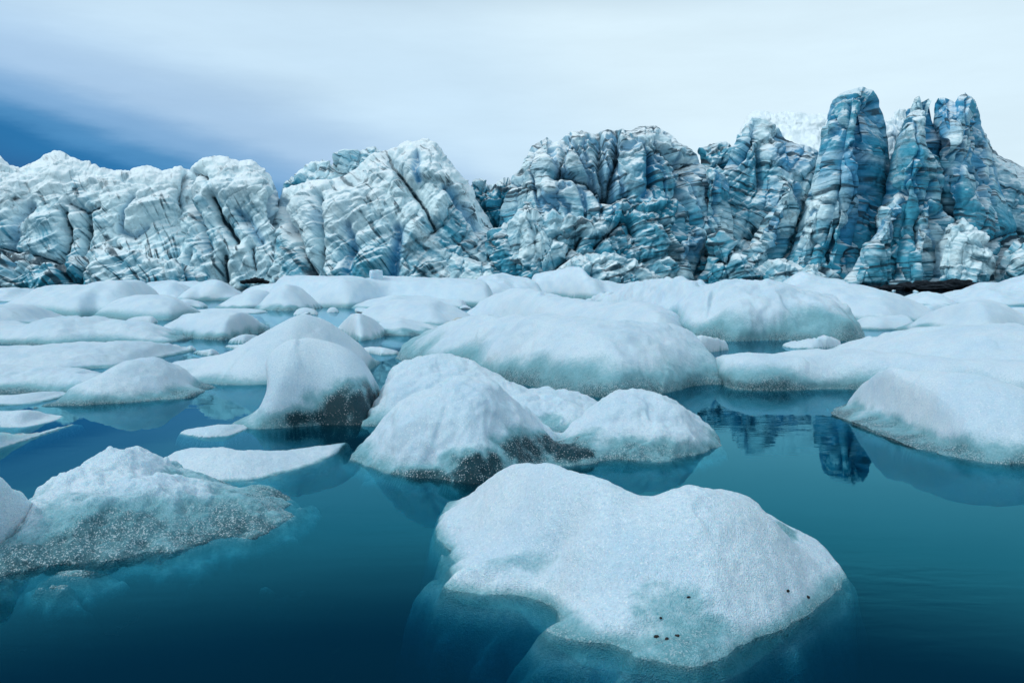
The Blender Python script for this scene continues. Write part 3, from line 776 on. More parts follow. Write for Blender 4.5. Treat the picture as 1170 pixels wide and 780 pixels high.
def ice_mass(name, left, top, right, Y0, T, tilt=0.0, lean=0.25, rough=1.0, dirt=0.0, snow=0.0, snowtop=0.0, chunk=1.0, p=2.0, label=None, bands=0.4, back=None, strat=1.0, jagged=1.0, vcrack=0.5, ridge=0.5, gstretch=4.2):
    """a body of glacier ice: outline left / top / right, bulging T metres forward of distance Y0"""
    top = [left[-1]] + [t for t in top if t != left[-1]]
    if top[-1] != right[-1]: top = top + [right[-1]]
    wpx = max(abs(right[0][0] - left[0][0]), abs(top[-1][0] - top[0][0]))
    hpx = max(left[0][1], right[0][1]) - min(t[1] for t in top)
    ns = int(np.clip(wpx * 1.05, 40, 420)); nv = int(np.clip(hpx * 1.1, 40, 260))
    Lc = resample(left, nv); Rc = resample(right, nv); Tc = resample(top, ns)
    Bc = np.stack([np.linspace(left[0][0], right[0][0], ns), np.linspace(left[0][1], right[0][1], ns)], 1)
    s = np.linspace(0, 1, ns)[None, :, None]; v = np.linspace(0, 1, nv)[:, None, None]
    Q = (1 - v) * Bc[None] + v * Tc[None] + (1 - s) * Lc[:, None] + s * Rc[:, None] \
        - ((1 - s) * (1 - v) * Bc[0] + s * (1 - v) * Bc[-1] + (1 - s) * v * Tc[0] + s * v * Tc[-1])
    px, py = Q[..., 0].ravel(), Q[..., 1].ravel()
    sv = np.broadcast_to(s, (nv, ns, 1)).ravel(); vv = np.broadcast_to(v, (nv, ns, 1)).ravel()
    sr = np.where(sv < ridge, 0.5 * sv / ridge, 0.5 + 0.5 * (sv - ridge) / (1 - ridge))
    f = np.maximum(1 - np.abs(2 * sr - 1) ** p, 0) ** (1 / p)
    crown = np.sqrt(np.maximum(1 - np.clip((vv - 0.72) / 0.28, 0, 1) ** 2.4, 0))
    zapp = np.maximum((HOR - py) / F * Y0, 0)

    def build(sign):
        Y = Y0 + (-T * f * (0.25 + 0.75 * crown) + lean * zapp if sign < 0 else (back or 0.8 * T + 4) * f * (0.3 + 0.7 * crown) + lean * zapp)
        X, Z = at(px, py, Y)
        return np.stack([X, Y, Z], 1)
    A = build(-1)
    # large-scale warp so that repeated settings never look alike
    off = (Y0 * 7.13 + left[0][0] * 0.37)
    W = np.stack([fbm(A / 22 + off + i * 9.7, 2) for i in range(3)], 1) * 2.6
    Pw = A + W
    ca, sa = math.cos(tilt), math.sin(tilt)
    strata = Pw[:, 2] * ca - Pw[:, 0] * sa + 0.15 * A[:, 1]
    along = Pw[:, 0] * ca + Pw[:, 2] * sa
    g = A.reshape(nv, ns, 3)
    du = np.gradient(g, axis=1); dv = np.gradient(g, axis=0)
    N = np.cross(du, dv).reshape(-1, 3); N /= np.linalg.norm(N, axis=1)[:, None] + 1e-9
    N[:, 2] *= 0.5
    disp = rough * 2.2 * (ridged(np.stack([along / 15, A[:, 1] / 13, strata / 34], 1) + off, 3) - 0.75)
    wj = np.stack([fbm(A / 3.0 + off + 5 * i, 2) for i in range(3)], 1) * 0.10
    f1, f2, cid, fc = worley(np.stack([along / 8.5, A[:, 1] / 9.5, strata / 15.0], 1) + off + wj)
    disp += chunk * (2.6 * fc + 1.0 * ((cid % 17) / 17.0 - 0.5)) - chunk * 0.9 * (1 - sstep(0.0, 0.10, f2 - f1))
    g1, g2, gid, gc = worley(np.stack([along / 2.6, A[:, 1] / 2.8, strata / gstretch], 1) + off * 1.7 + wj)
    disp += chunk * (0.60 * gc + 0.30 * ((gid % 13) / 13.0 - 0.5) - 0.3 * (1 - sstep(0.0, 0.14, g2 - g1)))
    h1, h2, hid, hc = worley(np.stack([along / 4.6, A[:, 1] / 11.0, strata / 30.0], 1) + off * 0.7 + wj)
    disp += vcrack * (-1.5 * (1 - sstep(0.0, 0.13, h2 - h1)) + 0.7 * ((hid % 11) / 11.0 - 0.5))
    disp += rough * (0.55 * fbm(A / 3.1 + off, 4, 0.55))
    ledge = fbm(np.stack([strata * 0.42, along * 0.02, 0 * strata], 1) + off, 3, 0.6)
    disp += 0.28 * bands * ledge
    debris = np.zeros(len(A)); blue = np.zeros(len(A))
    jx = 2.2 * fbm(A / 4.0 + 3, 2); jy = 2.2 * fbm(A / 4.0 + 13, 2)
    for pts, w_, dep, dirtc in CRACKS:
        d = poly_dist(px + jx, py + jy, pts)
        disp -= dep * 1.2 * np.exp(-(d / w_) ** 2) + 0.6 * dep * np.exp(-(d / (w_ * 2.4)) ** 2)
        blue = np.maximum(blue, 1.0 * (1 - dirtc) * np.exp(-(d / (w_ * 1.7)) ** 2))
        debris = np.maximum(debris, dirtc * np.exp(-(d / (w_ * 0.75)) ** 2))
    if vcrack >= 0.7:
        blue = np.maximum(blue, 0.65 * (1 - sstep(0.02, 0.22, h2 - h1)) * sstep(0.2, 0.6, vv))
    debris = np.maximum(debris, dirt * 0.55 * (1 - sstep(0.0, 0.10, f2 - f1)))
    foot = np.exp(-np.maximum(A[:, 2], 0) / 2.2)
    debris = np.maximum(debris, 0.55 * foot)
    for bx_, by_, rx, ry, s_ in BLUES:
        blue = np.maximum(blue, s_ * np.exp(-((px + 3 * jx - bx_) / rx) ** 2 - ((py + 3 * jy - by_) / ry) ** 2))
    ed = np.minimum(1, 0.14 + 2.2 * f * crown)
    disp *= ed
    V = A + N * disp[:, None]
    # ragged skyline
    jag = jagged * (0.9 * fbm(A / 2.6 + 40 + off, 3, 0.6) + 0.6 * fbm(A / 9 + 70 + off, 2)) * sstep(0.75, 1.0, vv) * rough * min(1.0, hpx / 80)
    V[:, 2] += jag
    V[:, 0] += 0.6 * rough * fbm(A / 4 + 90 + off, 2) * (1 - f)
    Bk = build(1) + (V - A)
    idx = np.arange(nv * ns).reshape(nv, ns)
    qf = np.stack([idx[:-1, :-1], idx[:-1, 1:], idx[1:, 1:], idx[1:, :-1]], -1).reshape(-1, 4)
    edge = np.zeros((nv, ns), bool); edge[:, 0] = edge[:, -1] = edge[-1] = True
    edge = edge.ravel()
    bi = np.where(edge, np.arange(nv * ns), nv * ns + np.cumsum(~edge) - 1)
    qb = bi[qf][:, ::-1]
    bottom_f = idx[0]; bottom_b = bi[idx[0]]
    qc = np.stack([bottom_f[:-1], bottom_b[:-1], bottom_b[1:], bottom_f[1:]], 1)
    qc = qc[[len(set(r)) == 4 for r in qc.tolist()]]
    VA = np.concatenate([V, Bk[~edge]]); QA = np.concatenate([qf, qb, qc])
    VA = VA - np.array(GL.location)

    def both(a): return np.concatenate([a, a[~edge]])
    o = make_mesh(name, VA, QA, GLAC, {'strata': both(strata * strat), 'along': both(along), 'debris': both(debris), 'blue': both(blue),
                                       'dirt': both(dirt + 0.32 * (1 - snow) * sstep(0.75, 0.1, vv + 0.25 * fbm(A / 9 + off, 2))), 'snow': both(np.clip(snow + snowtop * sstep(0.45, 0.95, vv + 0.35 * fbm(A / 11 + off + 60, 3)), 0, 1))}, parent=GL)
    if label: o['label'] = label
    return o


BY = 331
# snow field and humps behind
ice_mass('snow_slope', [(838, BY), (846, 148)], [(853, 134), (860, 128), (872, 127), (884, 130), (897, 127), (912, 128), (926, 132), (940, 130)], [(1000, BY), (955, 134)], 222, 8, snow=1.0, rough=0.7, chunk=0.25, vcrack=0.0, lean=2.2, bands=0.1, label='smooth snow-covered slope left of the tallest tower')
ice_mass('snow_slope', [(1002, BY), (1004, 146)], [(1014, 137), (1020, 130), (1027, 124), (1034, 125), (1040, 130), (1046, 134)], [(1062, BY), (1052, 140)], 226, 6, snow=0.6, rough=0.6, chunk=0.5, label='snowy gap between the two tall towers')
ice_mass('ice_hump', [(786, BY), (795, 172)], [(803, 168), (812, 164), (824, 162), (834, 165)], [(850, BY), (845, 180)], 216, 8, tilt=0.3, dirt=0.5, rough=0.9)
ice_mass('ice_rubble', [(528, BY), (536, 214)], [(543, 209), (549, 206), (556, 211), (566, 210), (575, 207), (590, 210)], [(650, BY), (610, 208)], 214, 9, dirt=1.0, rough=1.4, chunk=1.5)
# left ridge
ice_mass('ice_ridge', [(-70, BY), (-70, 170)], [(-30, 172), (0, 179), (10, 187), (22, 192), (40, 183), (52, 176), (62, 173), (76, 176), (95, 185), (115, 192), (135, 194), (150, 196), (163, 191), (172, 191), (185, 196), (205, 190), (218, 193)], [(246, BY), (236, 260), (226, 197)], 206, 14, tilt=-1.05, lean=0.35, dirt=0.02, rough=1.0, chunk=0.42, jagged=0.5, p=3.5, vcrack=0.35, snowtop=0.5, label='low white ridge at far left')
ice_mass('ice_ridge', [(188, BY), (190, 285), (200, 240), (212, 197)], [(222, 187), (238, 181), (258, 180), (274, 185), (285, 183), (295, 190), (304, 199)], [(352, BY), (334, 270), (318, 214)], 201, 12, tilt=-1.0, lean=0.35, dirt=0.0, rough=0.9, chunk=0.42, jagged=0.5, p=2.6, vcrack=0.35, snowtop=0.5, label='rounded white bump of the left ridge with slanting black cracks')
ice_mass('ice_buttress', [(-60, BY), (-60, 285)], [(-20, 280), (30, 287), (70, 300), (95, 290), (120, 280), (150, 285), (180, 296), (205, 300)], [(232, BY), (225, 305)], 192, 8, tilt=-0.9, lean=0.5, dirt=0.55, chunk=0.6, rough=1.1, p=3)
# middle peak
ice_mass('ice_peak', [(296, BY), (306, 270), (320, 217)], [(330, 214), (345, 210), (362, 205), (385, 203), (405, 195), (425, 178), (440, 171), (455, 168), (470, 163), (485, 160), (499, 164), (510, 178), (521, 195), (534, 214), (546, 231)], [(590, BY), (576, 295), (557, 246)], 197, 15, tilt=-0.85, lean=0.4, dirt=0.1, rough=0.9, chunk=0.42, jagged=0.5, p=2.4, vcrack=0.35, snowtop=0.42, label='broad white peak in the middle with a slanting crack')
ice_mass('ice_crest', [(318, BY), (326, 213)], [(334, 206), (344, 195), (358, 188), (368, 184), (376, 189), (385, 188), (391, 178), (396, 171), (401, 173), (405, 179), (416, 175), (430, 172)], [(450, BY), (445, 175)], 212, 8, tilt=-0.5, dirt=0.45, rough=1.1)
ice_mass('ice_buttress', [(440, BY), (455, 300)], [(470, 285), (495, 290), (515, 285), (530, 300), (548, 296), (570, 305)], [(612, BY), (600, 315)], 188, 7, tilt=-0.4, lean=0.6, dirt=0.2, chunk=0.6, rough=1.0)
# central massif
ice_mass('ice_massif', [(560, BY), (568, 270), (574, 245), (584, 215)], [(594, 196), (601, 178), (608, 165), (617, 160), (625, 158), (632, 163), (640, 159), (650, 152), (662, 149), (676, 152), (686, 150), (700, 148), (711, 146), (718, 151), (726, 147), (737, 142), (750, 143), (766, 153), (782, 165), (795, 173)], [(812, BY), (812, 270), (806, 190)], 199, 14, tilt=0.12, lean=0.3, dirt=0.6, rough=0.8, chunk=0.5, jagged=0.5, p=2.6, vcrack=1.2, snowtop=0.25, label='wide layered massif with vertical cracks')
ice_mass('ice_buttress', [(548, BY), (556, 295), (562, 275)], [(575, 262), (590, 251), (602, 234), (612, 236), (622, 246), (640, 243), (662, 250), (690, 240), (712, 226), (735, 228), (760, 222), (782, 228)], [(778, BY), (783, 290), (790, 250)], 189, 9, tilt=0.2, lean=0.45, dirt=0.6, rough=1.5, chunk=1.0, p=2.6, label='broken dirty rubble wall below the massif')
ice_mass('ice_lump', [(590, BY), (600, 305)], [(615, 285), (632, 275), (650, 283), (665, 292), (690, 288), (715, 300)], [(752, BY), (735, 310)], 183, 6, tilt=0.2, lean=0.6, dirt=0.5, rough=1.2, chunk=0.9)
ice_mass('ice_lump', [(570, BY), (580, 255)], [(592, 240), (602, 233), (612, 238), (622, 250)], [(636, BY), (630, 270)], 186, 5, tilt=0.2, dirt=0.15, chunk=0.6, rough=0.8, label='pale pointed block before the massif')
# snow buttress and its fins
ice_mass('ice_buttress', [(796, BY), (808, 260), (820, 205), (829, 185)], [(840, 164), (848, 151), (855, 139), (863, 134), (876, 139), (888, 145), (898, 158), (910, 164), (924, 168)], [(962, BY), (950, 240), (940, 180)], 207, 11, tilt=-0.5, lean=0.3, dirt=0.55, jagged=0.5, chunk=0.5, rough=0.9, p=2.2, label='blue buttress under the snow slope')
ice_mass('ice_fin', [(778, 325), (786, 270), (797, 225), (806, 202)], [(812, 194), (820, 192), (828, 199)], [(838, 318), (838, 262), (832, 210)], 198, 7, tilt=0.1, dirt=0.60, rough=0.7, p=1.4, ridge=0.4, vcrack=0.7, gstretch=7.0, bands=0.25)
ice_mass('ice_fin', [(828, BY), (850, 292), (866, 260), (882, 236), (894, 214)], [(900, 208), (908, 206), (915, 210)], [(884, 328), (897, 290), (908, 262), (919, 218)], 196, 7, tilt=0.35, dirt=0.65, rough=0.7, p=1.4, ridge=0.4, vcrack=0.7, gstretch=7.0, bands=0.25)
ice_mass('ice_fin', [(768, 326), (773, 295), (778, 276)], [(784, 264), (795, 259), (804, 263)], [(786, 326), (798, 300), (808, 272)], 190, 5, tilt=0.1, dirt=0.35, rough=0.6, p=1.4, ridge=0.4, vcrack=0.7, gstretch=7.0, bands=0.25)
ice_mass('ice_lump', [(790, 330), (802, 305), (810, 285)], [(815, 271), (823, 271), (832, 284), (846, 296), (862, 303)], [(892, 330), (876, 310)], 186, 5, tilt=0.2, dirt=0.6, rough=1.2, chunk=0.9)
ice_mass('ice_lump', [(846, 330), (858, 312)], [(872, 300), (888, 292), (902, 296), (918, 306), (935, 300), (950, 308)], [(975, 330), (965, 316)], 184, 5, tilt=0.2, dirt=0.4, rough=1.2, chunk=0.9)
# towers
ice_mass('ice_wall', [(1000, BY), (1010, 190)], [(1022, 172), (1045, 160), (1070, 150), (1090, 160)], [(1130, BY), (1120, 190)], 207, 8, tilt=0.1, dirt=0.5, rough=0.8, vcrack=1.0)
ice_mass('ice_tower', [(876, BY), (902, 290), (920, 240), (930, 200), (937, 168), (944, 135)], [(952, 115), (964, 105), (976, 101), (986, 99), (998, 103), (1006, 113)], [(1004, BY), (1006, 290), (1016, 240), (1018, 185), (1014, 145)], 197, 13, tilt=0.1, lean=0.22, dirt=0.6, rough=0.6, chunk=0.32, gstretch=9.0, jagged=0.4, p=1.5, ridge=0.42, vcrack=1.0, bands=0.3, label='tallest round-headed tower with a white cap')
ice_mass('ice_fin', [(900, 328), (908, 288), (920, 255), (931, 226)], [(938, 219), (946, 216)], [(934, 326), (938, 290), (952, 228)], 191, 5, tilt=0.1, dirt=0.45, rough=0.6, chunk=0.6, p=1.4, ridge=0.4, vcrack=0.7, gstretch=7.0, bands=0.25)
ice_mass('ice_fin', [(937, 318), (944, 268), (954, 228)], [(960, 219), (968, 215), (977, 218)], [(957, 322), (976, 290), (985, 250), (983, 226)], 190, 5, tilt=-0.2, dirt=0.45, rough=0.6, chunk=0.6, p=1.4, ridge=0.4, vcrack=0.7, gstretch=7.0, bands=0.25)
ice_mass('ice_tower', [(984, BY), (998, 280), (1009, 215), (1022, 165), (1035, 133)], [(1044, 127), (1056, 126), (1064, 130)], [(1072, BY), (1086, 262), (1086, 205), (1078, 165), (1069, 136)], 191, 11, tilt=-0.12, lean=0.25, dirt=0.65, rough=0.6, chunk=0.32, gstretch=9.0, jagged=0.4, p=1.5, ridge=0.42, vcrack=1.0, bands=0.3, label='banded tower topped by two thin spikes')
ice_mass('ice_spike', [(1037, 140), (1040, 124)], [(1045, 113), (1050, 109), (1053, 115)], [(1056, 140), (1055, 124)], 196, 1.8, dirt=0.1, rough=0.08, chunk=0.05, back=3)
ice_mass('ice_spike', [(1055, 142), (1056, 124)], [(1059, 113), (1062, 112), (1065, 117)], [(1070, 142), (1067, 125)], 197, 1.6, dirt=0.1, rough=0.08, chunk=0.05, back=3)
ice_mass('ice_tower', [(1050, BY), (1064, 255), (1066, 195), (1064, 150), (1065, 118)], [(1072, 112), (1080, 111), (1087, 114), (1091, 118), (1096, 110), (1103, 106), (1110, 110)], [(1196, BY), (1165, 265), (1142, 205), (1126, 152), (1116, 122)], 196, 12, tilt=-0.3, lean=0.25, dirt=0.6, rough=0.6, chunk=0.32, gstretch=9.0, jagged=0.4, p=1.5, ridge=0.3, vcrack=1.0, bands=0.3, label='blue-headed tower at the right sloping to the right')
ice_mass('ice_ridge', [(1085, BY), (1108, 240), (1118, 140)], [(1124, 148), (1131, 165), (1141, 178), (1156, 184), (1171, 192), (1200, 200), (1240, 212)], [(1290, BY), (1290, 230)], 206, 12, tilt=-0.6, lean=0.35, dirt=0.6, rough=0.9, chunk=0.42, jagged=0.5, p=3, vcrack=0.35, snowtop=0.15, label='low ridge falling away at the right edge')
ice_mass('ice_fin', [(956, BY), (972, 308), (998, 270), (1011, 243)], [(1020, 228), (1030, 222), (1037, 226)], [(1020, BY), (1034, 290), (1040, 235)], 185, 6, tilt=0.25, dirt=0.40, rough=0.7, chunk=0.7, p=1.4, ridge=0.4, vcrack=0.7, gstretch=7.0, bands=0.25)
ice_mass('ice_fin', [(1026, BY), (1036, 285), (1044, 240)], [(1052, 230), (1064, 228), (1078, 236)], [(1072, BY), (1082, 300), (1090, 250)], 185, 6, tilt=0.2, dirt=0.50, rough=0.8, chunk=0.8, p=1.4, ridge=0.4, vcrack=0.7, gstretch=7.0, bands=0.25)
ice_mass('ice_lump', [(1056, BY), (1066, 290), (1078, 262)], [(1086, 254), (1100, 250), (1116, 260), (1126, 276)], [(1140, BY), (1136, 300)], 183, 7, tilt=-0.3, dirt=0.15, rough=0.8, chunk=0.8, label='smooth pale face at the foot of the right tower')
ice_mass('ice_lump', [(1126, BY), (1138, 303), (1146, 288)], [(1158, 276), (1175, 268), (1200, 264)], [(1240, BY), (1230, 270)], 185, 7, tilt=0.5, dirt=0.3, chunk=0.6, rough=0.9)


# ------------------------------------------------------------------ rocks
def rock_pile(label, spots, seed):
    """dark moraine banked up at the glacier's foot: one heap"""
    V, Q = [], []
    r = np.random.default_rng(seed)
    n = 0
    for (px, py, Y, rx, rz) in spots:
        X, Z = at(px, py, Y)
        nu, nw = 30, 18
        u = np.linspace(0, 2 * np.pi, nu, endpoint=False); w = np.linspace(0.02, np.pi - 0.02, nw)
        U, Wv = np.meshgrid(u, w)
        p = np.stack([np.cos(U) * np.sin(Wv), np.sin(U) * np.sin(Wv), np.cos(Wv)], -1).reshape(-1, 3)
        rr = 1 + 0.35 * fbm(p * 1.7 + r.random() * 50, 3)
        p = p * rr[:, None] * np.array([rx, rx * 0.7, rz]) + np.array([float(X), Y, max(float(Z) - rz * 0.6, 0.0)])
        idx = np.arange(nu * nw).reshape(nw, nu)
        q = np.stack([idx[:-1], idx[1:], np.roll(idx[1:], -1, 1), np.roll(idx[:-1], -1, 1)], -1).reshape(-1, 4) + n
        n += len(p); V.append(p); Q.append(q)
    o = make_mesh('rock_pile', np.concatenate(V), np.concatenate(Q), ROCK)
    recentre(o)
    return tag(o, label, 'rock pile')


rock_pile('black moraine rocks banked at the foot of the right towers',
          [(1020, 327, 172, 2.6, 0.6), (1038, 325, 173, 2.6, 0.9), (1055, 323, 174, 2.2, 1.0), (1072, 324, 174, 3.0, 1.0), (1090, 322, 175, 2.6, 1.2), (1104, 322, 175, 2.4, 1.1), (1120, 325, 173, 2.4, 0.8), (1000, 328, 172, 2.0, 0.5), (1065, 327, 170, 3.2, 0.6), (1046, 326, 170, 1.2, 0.6), (1082, 326, 170, 1.4, 0.7), (1012, 327.5, 169, 1.0, 0.5)], 2)
rock_pile('small dark rocks on the ice below the left ridge',
          [(284, 320, 150, 0.8, 0.35), (291, 318.5, 150, 0.9, 0.5), (298, 319, 150, 0.8, 0.42), (278, 321, 148, 0.6, 0.3), (304, 321, 150, 0.6, 0.3)], 3)

# pebbles frozen into the nearest berg, a square block on the back shelf
dg = bpy.context.evaluated_depsgraph_get


def hit_ground(label, px, py):
    t = BVH.get(label)
    d = Vector([float(c) for c in ray(px, py)]).normalized()
    return t.ray_cast(Vector((0, 0, CAM_H)), d)[0] if t else None


PEBBLES = [(750, 727, .013, 'frozen into the dark front foot'), (762, 730, .012, 'lowest at the dark front foot'),
           (774, 726, .011, 'beside the dark front foot'), (900, 675, .012, 'left of the pair on the right flank'), (923, 682, .013, 'right of the pair on the right flank'), (787, 682, .009, 'in the speckled patch centre'),
           (755, 706, .010, 'above the dark front foot')]


def pebble(px, py, r, where, i):
    r *= 0.75
    h = hit_ground(F1, px, py)
    if h is None: return
    nu, nw = 14, 9
    u = np.linspace(0, 2 * np.pi, nu, endpoint=False); w = np.linspace(0.05, np.pi - 0.05, nw)
    U, Wv = np.meshgrid(u, w)
    p = np.stack([np.cos(U) * np.sin(Wv), np.sin(U) * np.sin(Wv), np.cos(Wv)], -1).reshape(-1, 3)
    p = p * (1 + 0.4 * fbm(p * 1.3 + i * 7.7, 2))[:, None] * np.array([1.25, 0.9, 0.7]) * r
    idx = np.arange(nu * nw).reshape(nw, nu)
    q = np.stack([idx[:-1], idx[1:], np.roll(idx[1:], -1, 1), np.roll(idx[:-1], -1, 1)], -1).reshape(-1, 4)
    o = make_mesh('pebble', p, q, PEB)
    o.location = (h.x, h.y, h.z + r * 0.15); o.rotation_euler = (0, 0, i * 1.3)
    tag(o, 'dark pebble on nearest iceberg, ' + where, 'pebble', 'dark pebbles on the nearest iceberg')


for i, a in enumerate(PEBBLES): pebble(*a, i)

h = hit_ground('long flat-topped ice shelf carrying a small square block, far behind', 429, 318.5)
if h is None: h = Vector((*[float(v) for v in at(429, 318, 60)][:1], 60, 1.8))
nb = 14
bv, bq = [], []
for ax in range(3):
    for sg in (-1, 1):
        a, b = np.meshgrid(np.linspace(-1, 1, nb), np.linspace(-1, 1, nb))
        c = np.full(a.shape, float(sg))
        P_ = [None] * 3; P_[ax] = c; P_[(ax + 1) % 3] = a; P_[(ax + 2) % 3] = b
        p = np.stack(P_, -1).reshape(-1, 3)
        idx = np.arange(nb * nb).reshape(nb, nb) + len(bv) * nb * nb
        q = np.stack([idx[:-1, :-1], idx[:-1, 1:], idx[1:, 1:], idx[1:, :-1]], -1).reshape(-1, 4)
        bv.append(p); bq.append(q if sg > 0 else q[:, ::-1])
p = np.concatenate(bv); nrm = np.linalg.norm(p, axis=1)[:, None]
p = (0.7 * p + 0.3 * p / nrm * 1.3) * np.array([0.40, 0.4, 0.36]) * (1 + 0.12 * fbm(p * 1.2 + 4, 2))[:, None]
o = make_mesh('ice_block', p, np.concatenate(bq), ICE, {'clear': np.zeros(len(p))})
o.location = (h.x, h.y + 0.3, h.z + 0.22); o.rotation_euler = (0, 0, 0.3)
tag(o, 'small square white ice block standing on the far flat-topped shelf', 'ice block')

# ------------------------------------------------------------------ water and lake bed
x0, x1, y0, y1, dz = -900, 900, -60, 900, -7.0
Vw = [(x0, y0, 0), (x1, y0, 0), (x1, y1, 0), (x0, y1, 0), (x0, y0, dz), (x1, y0, dz), (x1, y1, dz), (x0, y1, dz)]
Qw = [(0, 1, 2, 3), (7, 6, 5, 4), (0, 4, 5, 1), (1, 5, 6, 2), (2, 6, 7, 3), (3, 7, 4, 0)]
o = make_mesh('water', Vw, Qw, WATER, smooth=False); tag(o, 'still teal glacial lagoon water', kind='structure')
BED = rock_material('lake bed silt', (0.03, 0.05, 0.055), (0.05, 0.07, 0.075), 0.4)
o = make_mesh('lake_bed', [(-3000, -3000, dz + 0.3), (3000, -3000, dz + 0.3), (3000, 3000, dz + 0.3), (-3000, 3000, dz + 0.3)], [(0, 1, 2, 3)], BED, smooth=False)
tag(o, 'silty lagoon bed under the water', kind='structure')

# ------------------------------------------------------------------ sky
SUN_EL, SUN_AZ = math.radians(45), math.radians(-98)       # azimuth from +Y towards +X
w = bpy.data.worlds.new('World'); scene.world = w; w.use_nodes = True
t = w.node_tree; t.nodes.clear()


def N(kind):
    return t.nodes.new('ShaderNode' + kind)


def M(op, a, b=0.0, clamp=False):
    nd = N('Math'); nd.operation = op; nd.use_clamp = clamp
    for s_, v in zip(nd.inputs, (a, b)):
        if hasattr(v, 'is_output'): t.links.new(v, s_)
        else: s_.default_value = v
    return nd.outputs[0]


def MIX(f, a, b):
    nd = N('Mix'); nd.data_type = 'RGBA'
    for s_, v in ((nd.inputs[0], f), (nd.inputs[6], a), (nd.inputs[7], b)):
        if hasattr(v, 'is_output'): t.links.new(v, s_)
        else: s_.default_value = v if not isinstance(v, tuple) else (*v, 1)
    return nd.outputs[2]


sky = N('TexSky'); sky.sky_type = 'NISHITA'; sky.sun_disc = False
sky.sun_elevation = SUN_EL; sky.sun_rotation = SUN_AZ
sky.air_density = 1.0; sky.dust_density = 0.6; sky.ozone_density = 3.0
tc = N('TexCoord'); sep = N('SeparateXYZ'); t.links.new(tc.outputs['Generated'], sep.inputs[0])
dx_, dy_, dz_ = sep.outputs
mp = N('Mapping'); t.links.new(tc.outputs['Generated'], mp.inputs[0]); mp.inputs['Scale'].default_value = (1.0, 1.0, 5.0)
nz = N('TexNoise'); t.links.new(mp.outputs[0], nz.inputs[0]); nz.inputs['Scale'].default_value = 2.2; nz.inputs['Detail'].default_value = 5; nz.inputs['Roughness'].default_value = 0.5
n_ = M('SUBTRACT', nz.outputs[0], 0.5)
e = M('ADD', dz_, M('MULTIPLY', M('ADD', dx_, 0.5), 0.30))
e = M('ADD', e, M('MULTIPLY', M('MAXIMUM', M('ADD', dx_, 0.05), 0.0), 0.55))
e = M('ADD', e, M('MULTIPLY', M('MAXIMUM', M('MULTIPLY', dy_, -1), 0.0), 0.15))
nz2 = N('TexNoise'); t.links.new(mp.outputs[0], nz2.inputs[0]); nz2.inputs['Scale'].default_value = 6.0; nz2.inputs['Detail'].default_value = 6; nz2.inputs['Roughness'].default_value = 0.6
n2_ = M('SUBTRACT', nz2.outputs[0], 0.5)
e = M('ADD', e, M('MULTIPLY', n_, 0.04))
e = M('ADD', e, M('MULTIPLY', n2_, 0.03))
ramp = N('ValToRGB'); t.links.new(e, ramp.inputs[0])
cr = ramp.color_ramp; cr.interpolation = 'EASE'
stops = [(0.09, (0.002, 0.09, 0.28)), (0.148, (0.005, 0.15, 0.38)), (0.165, (0.06, 0.25, 0.51)), (0.188, (0.21, 0.41, 0.67)), (0.222, (0.39, 0.58, 0.80)), (0.31, (0.58, 0.77, 0.92)), (0.54, (0.70, 0.87, 0.965))]
while len(cr.elements) < len(stops): cr.elements.new(0.5)
for el, (p_, c_) in zip(cr.elements, stops): el.position = p_; el.color = (*c_, 1)
deck = ramp.outputs[0]
# dark sky patch added above the frame to darken water reflections, bright overcast overhead
hi = N('MapRange'); hi.interpolation_type = 'SMOOTHSTEP'
t.links.new(dz_, hi.inputs[0]); hi.inputs[1].default_value = 0.27; hi.inputs[2].default_value = 0.38
hi2 = N('MapRange'); hi2.interpolation_type = 'SMOOTHSTEP'
t.links.new(dz_, hi2.inputs[0]); hi2.inputs[1].default_value = 0.66; hi2.inputs[2].default_value = 0.86
fwd = N('MapRange'); fwd.interpolation_type = 'SMOOTHSTEP'
t.links.new(dy_, fwd.inputs[0]); fwd.inputs[1].default_value = 0.1; fwd.inputs[2].default_value = 0.5
patch = M('MULTIPLY', M('MULTIPLY', hi.outputs[0], M('SUBTRACT', 1.0, hi2.outputs[0])), fwd.outputs[0])
deck = MIX(M('MULTIPLY', patch, 0.9), deck, (0.012, 0.11, 0.24))
back = N('MapRange'); back.interpolation_type = 'SMOOTHSTEP'
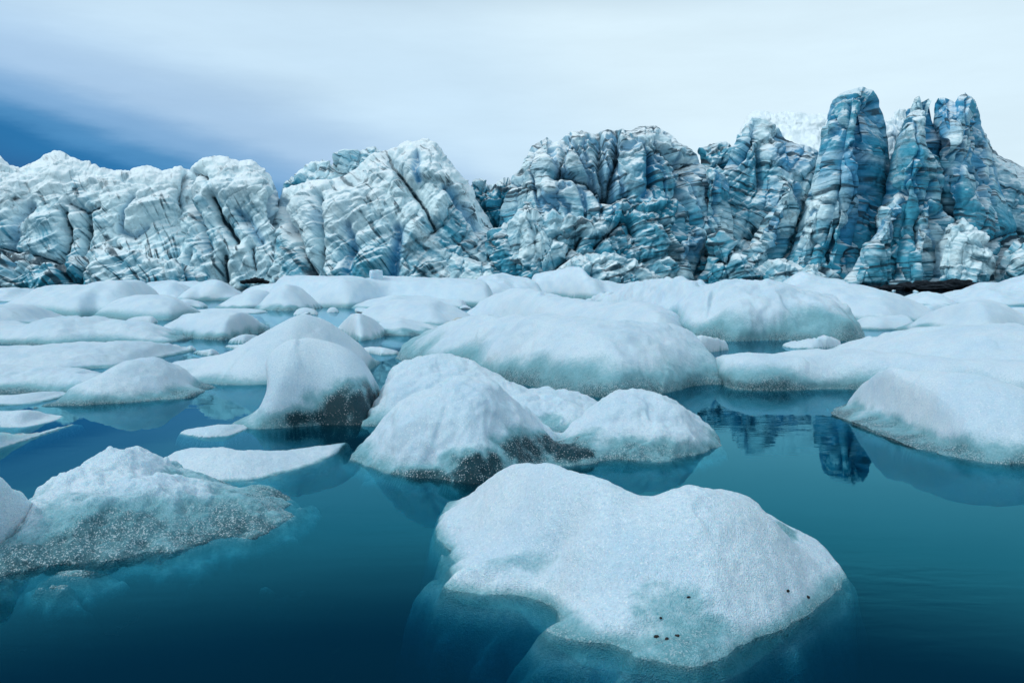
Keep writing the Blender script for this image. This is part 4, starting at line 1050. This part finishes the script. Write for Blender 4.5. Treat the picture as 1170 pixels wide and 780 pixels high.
t.links.new(dy_, back.inputs[0]); back.inputs[1].default_value = 0.15; back.inputs[2].default_value = -0.35
deck = MIX(back.outputs[0], deck, (0.66, 0.86, 0.97))  # unseen sky behind the camera, toned to light the camera-facing ice
deck = MIX(hi2.outputs[0], deck, (0.80, 0.93, 1.04))
streak = M('MULTIPLY', M('ADD', 1.0, M('ADD', M('MULTIPLY', n_, 0.20), M('MULTIPLY', n2_, 0.14))), 10.0)
sc_ = N('VectorMath'); sc_.operation = 'SCALE'; t.links.new(deck, sc_.inputs[0]); t.links.new(streak, sc_.inputs['Scale'])
final = MIX(0.93, sky.outputs[0], sc_.outputs[0])
bg = N('Background'); t.links.new(final, bg.inputs[0]); bg.inputs[1].default_value = 0.095
wo = N('OutputWorld'); t.links.new(bg.outputs[0], wo.inputs[0])

sun = bpy.data.lights.new('sun', 'SUN'); sun.energy = 1.4; sun.angle = math.radians(11); sun.color = (1.0, 0.97, 0.93)
so = bpy.data.objects.new('sun', sun); COL.objects.link(so)
sd = Vector((math.sin(SUN_AZ) * math.cos(SUN_EL), math.cos(SUN_AZ) * math.cos(SUN_EL), math.sin(SUN_EL)))
so.rotation_euler = (-sd).to_track_quat('-Z', 'Y').to_euler()
so.location = sd * 50

# ------------------------------------------------------------------ camera and render settings
cam = bpy.data.cameras.new('camera'); cam.sensor_width = 36; cam.lens = F / 1170 * 36
cam.clip_start = 0.05; cam.clip_end = 5000
co = bpy.data.objects.new('camera', cam); COL.objects.link(co)
co.location = (0, 0, CAM_H); co.rotation_euler = (math.pi / 2 - TH, 0, 0)
scene.camera = co
vs = scene.view_settings
scene.display_settings.display_device = 'sRGB'
vs.view_transform = 'Standard'; vs.look = 'None'; vs.exposure = 0.15; vs.gamma = 1.0
try: vs.use_curve_mapping = False
except Exception: pass
c = scene.cycles
c.use_denoising = True
c.max_bounces = 6; c.diffuse_bounces = 3; c.glossy_bounces = 3; c.transmission_bounces = 2; c.transparent_max_bounces = 8; c.volume_bounces = 1
c.caustics_reflective = False; c.caustics_refractive = False
c.sample_clamp_indirect = 4.0
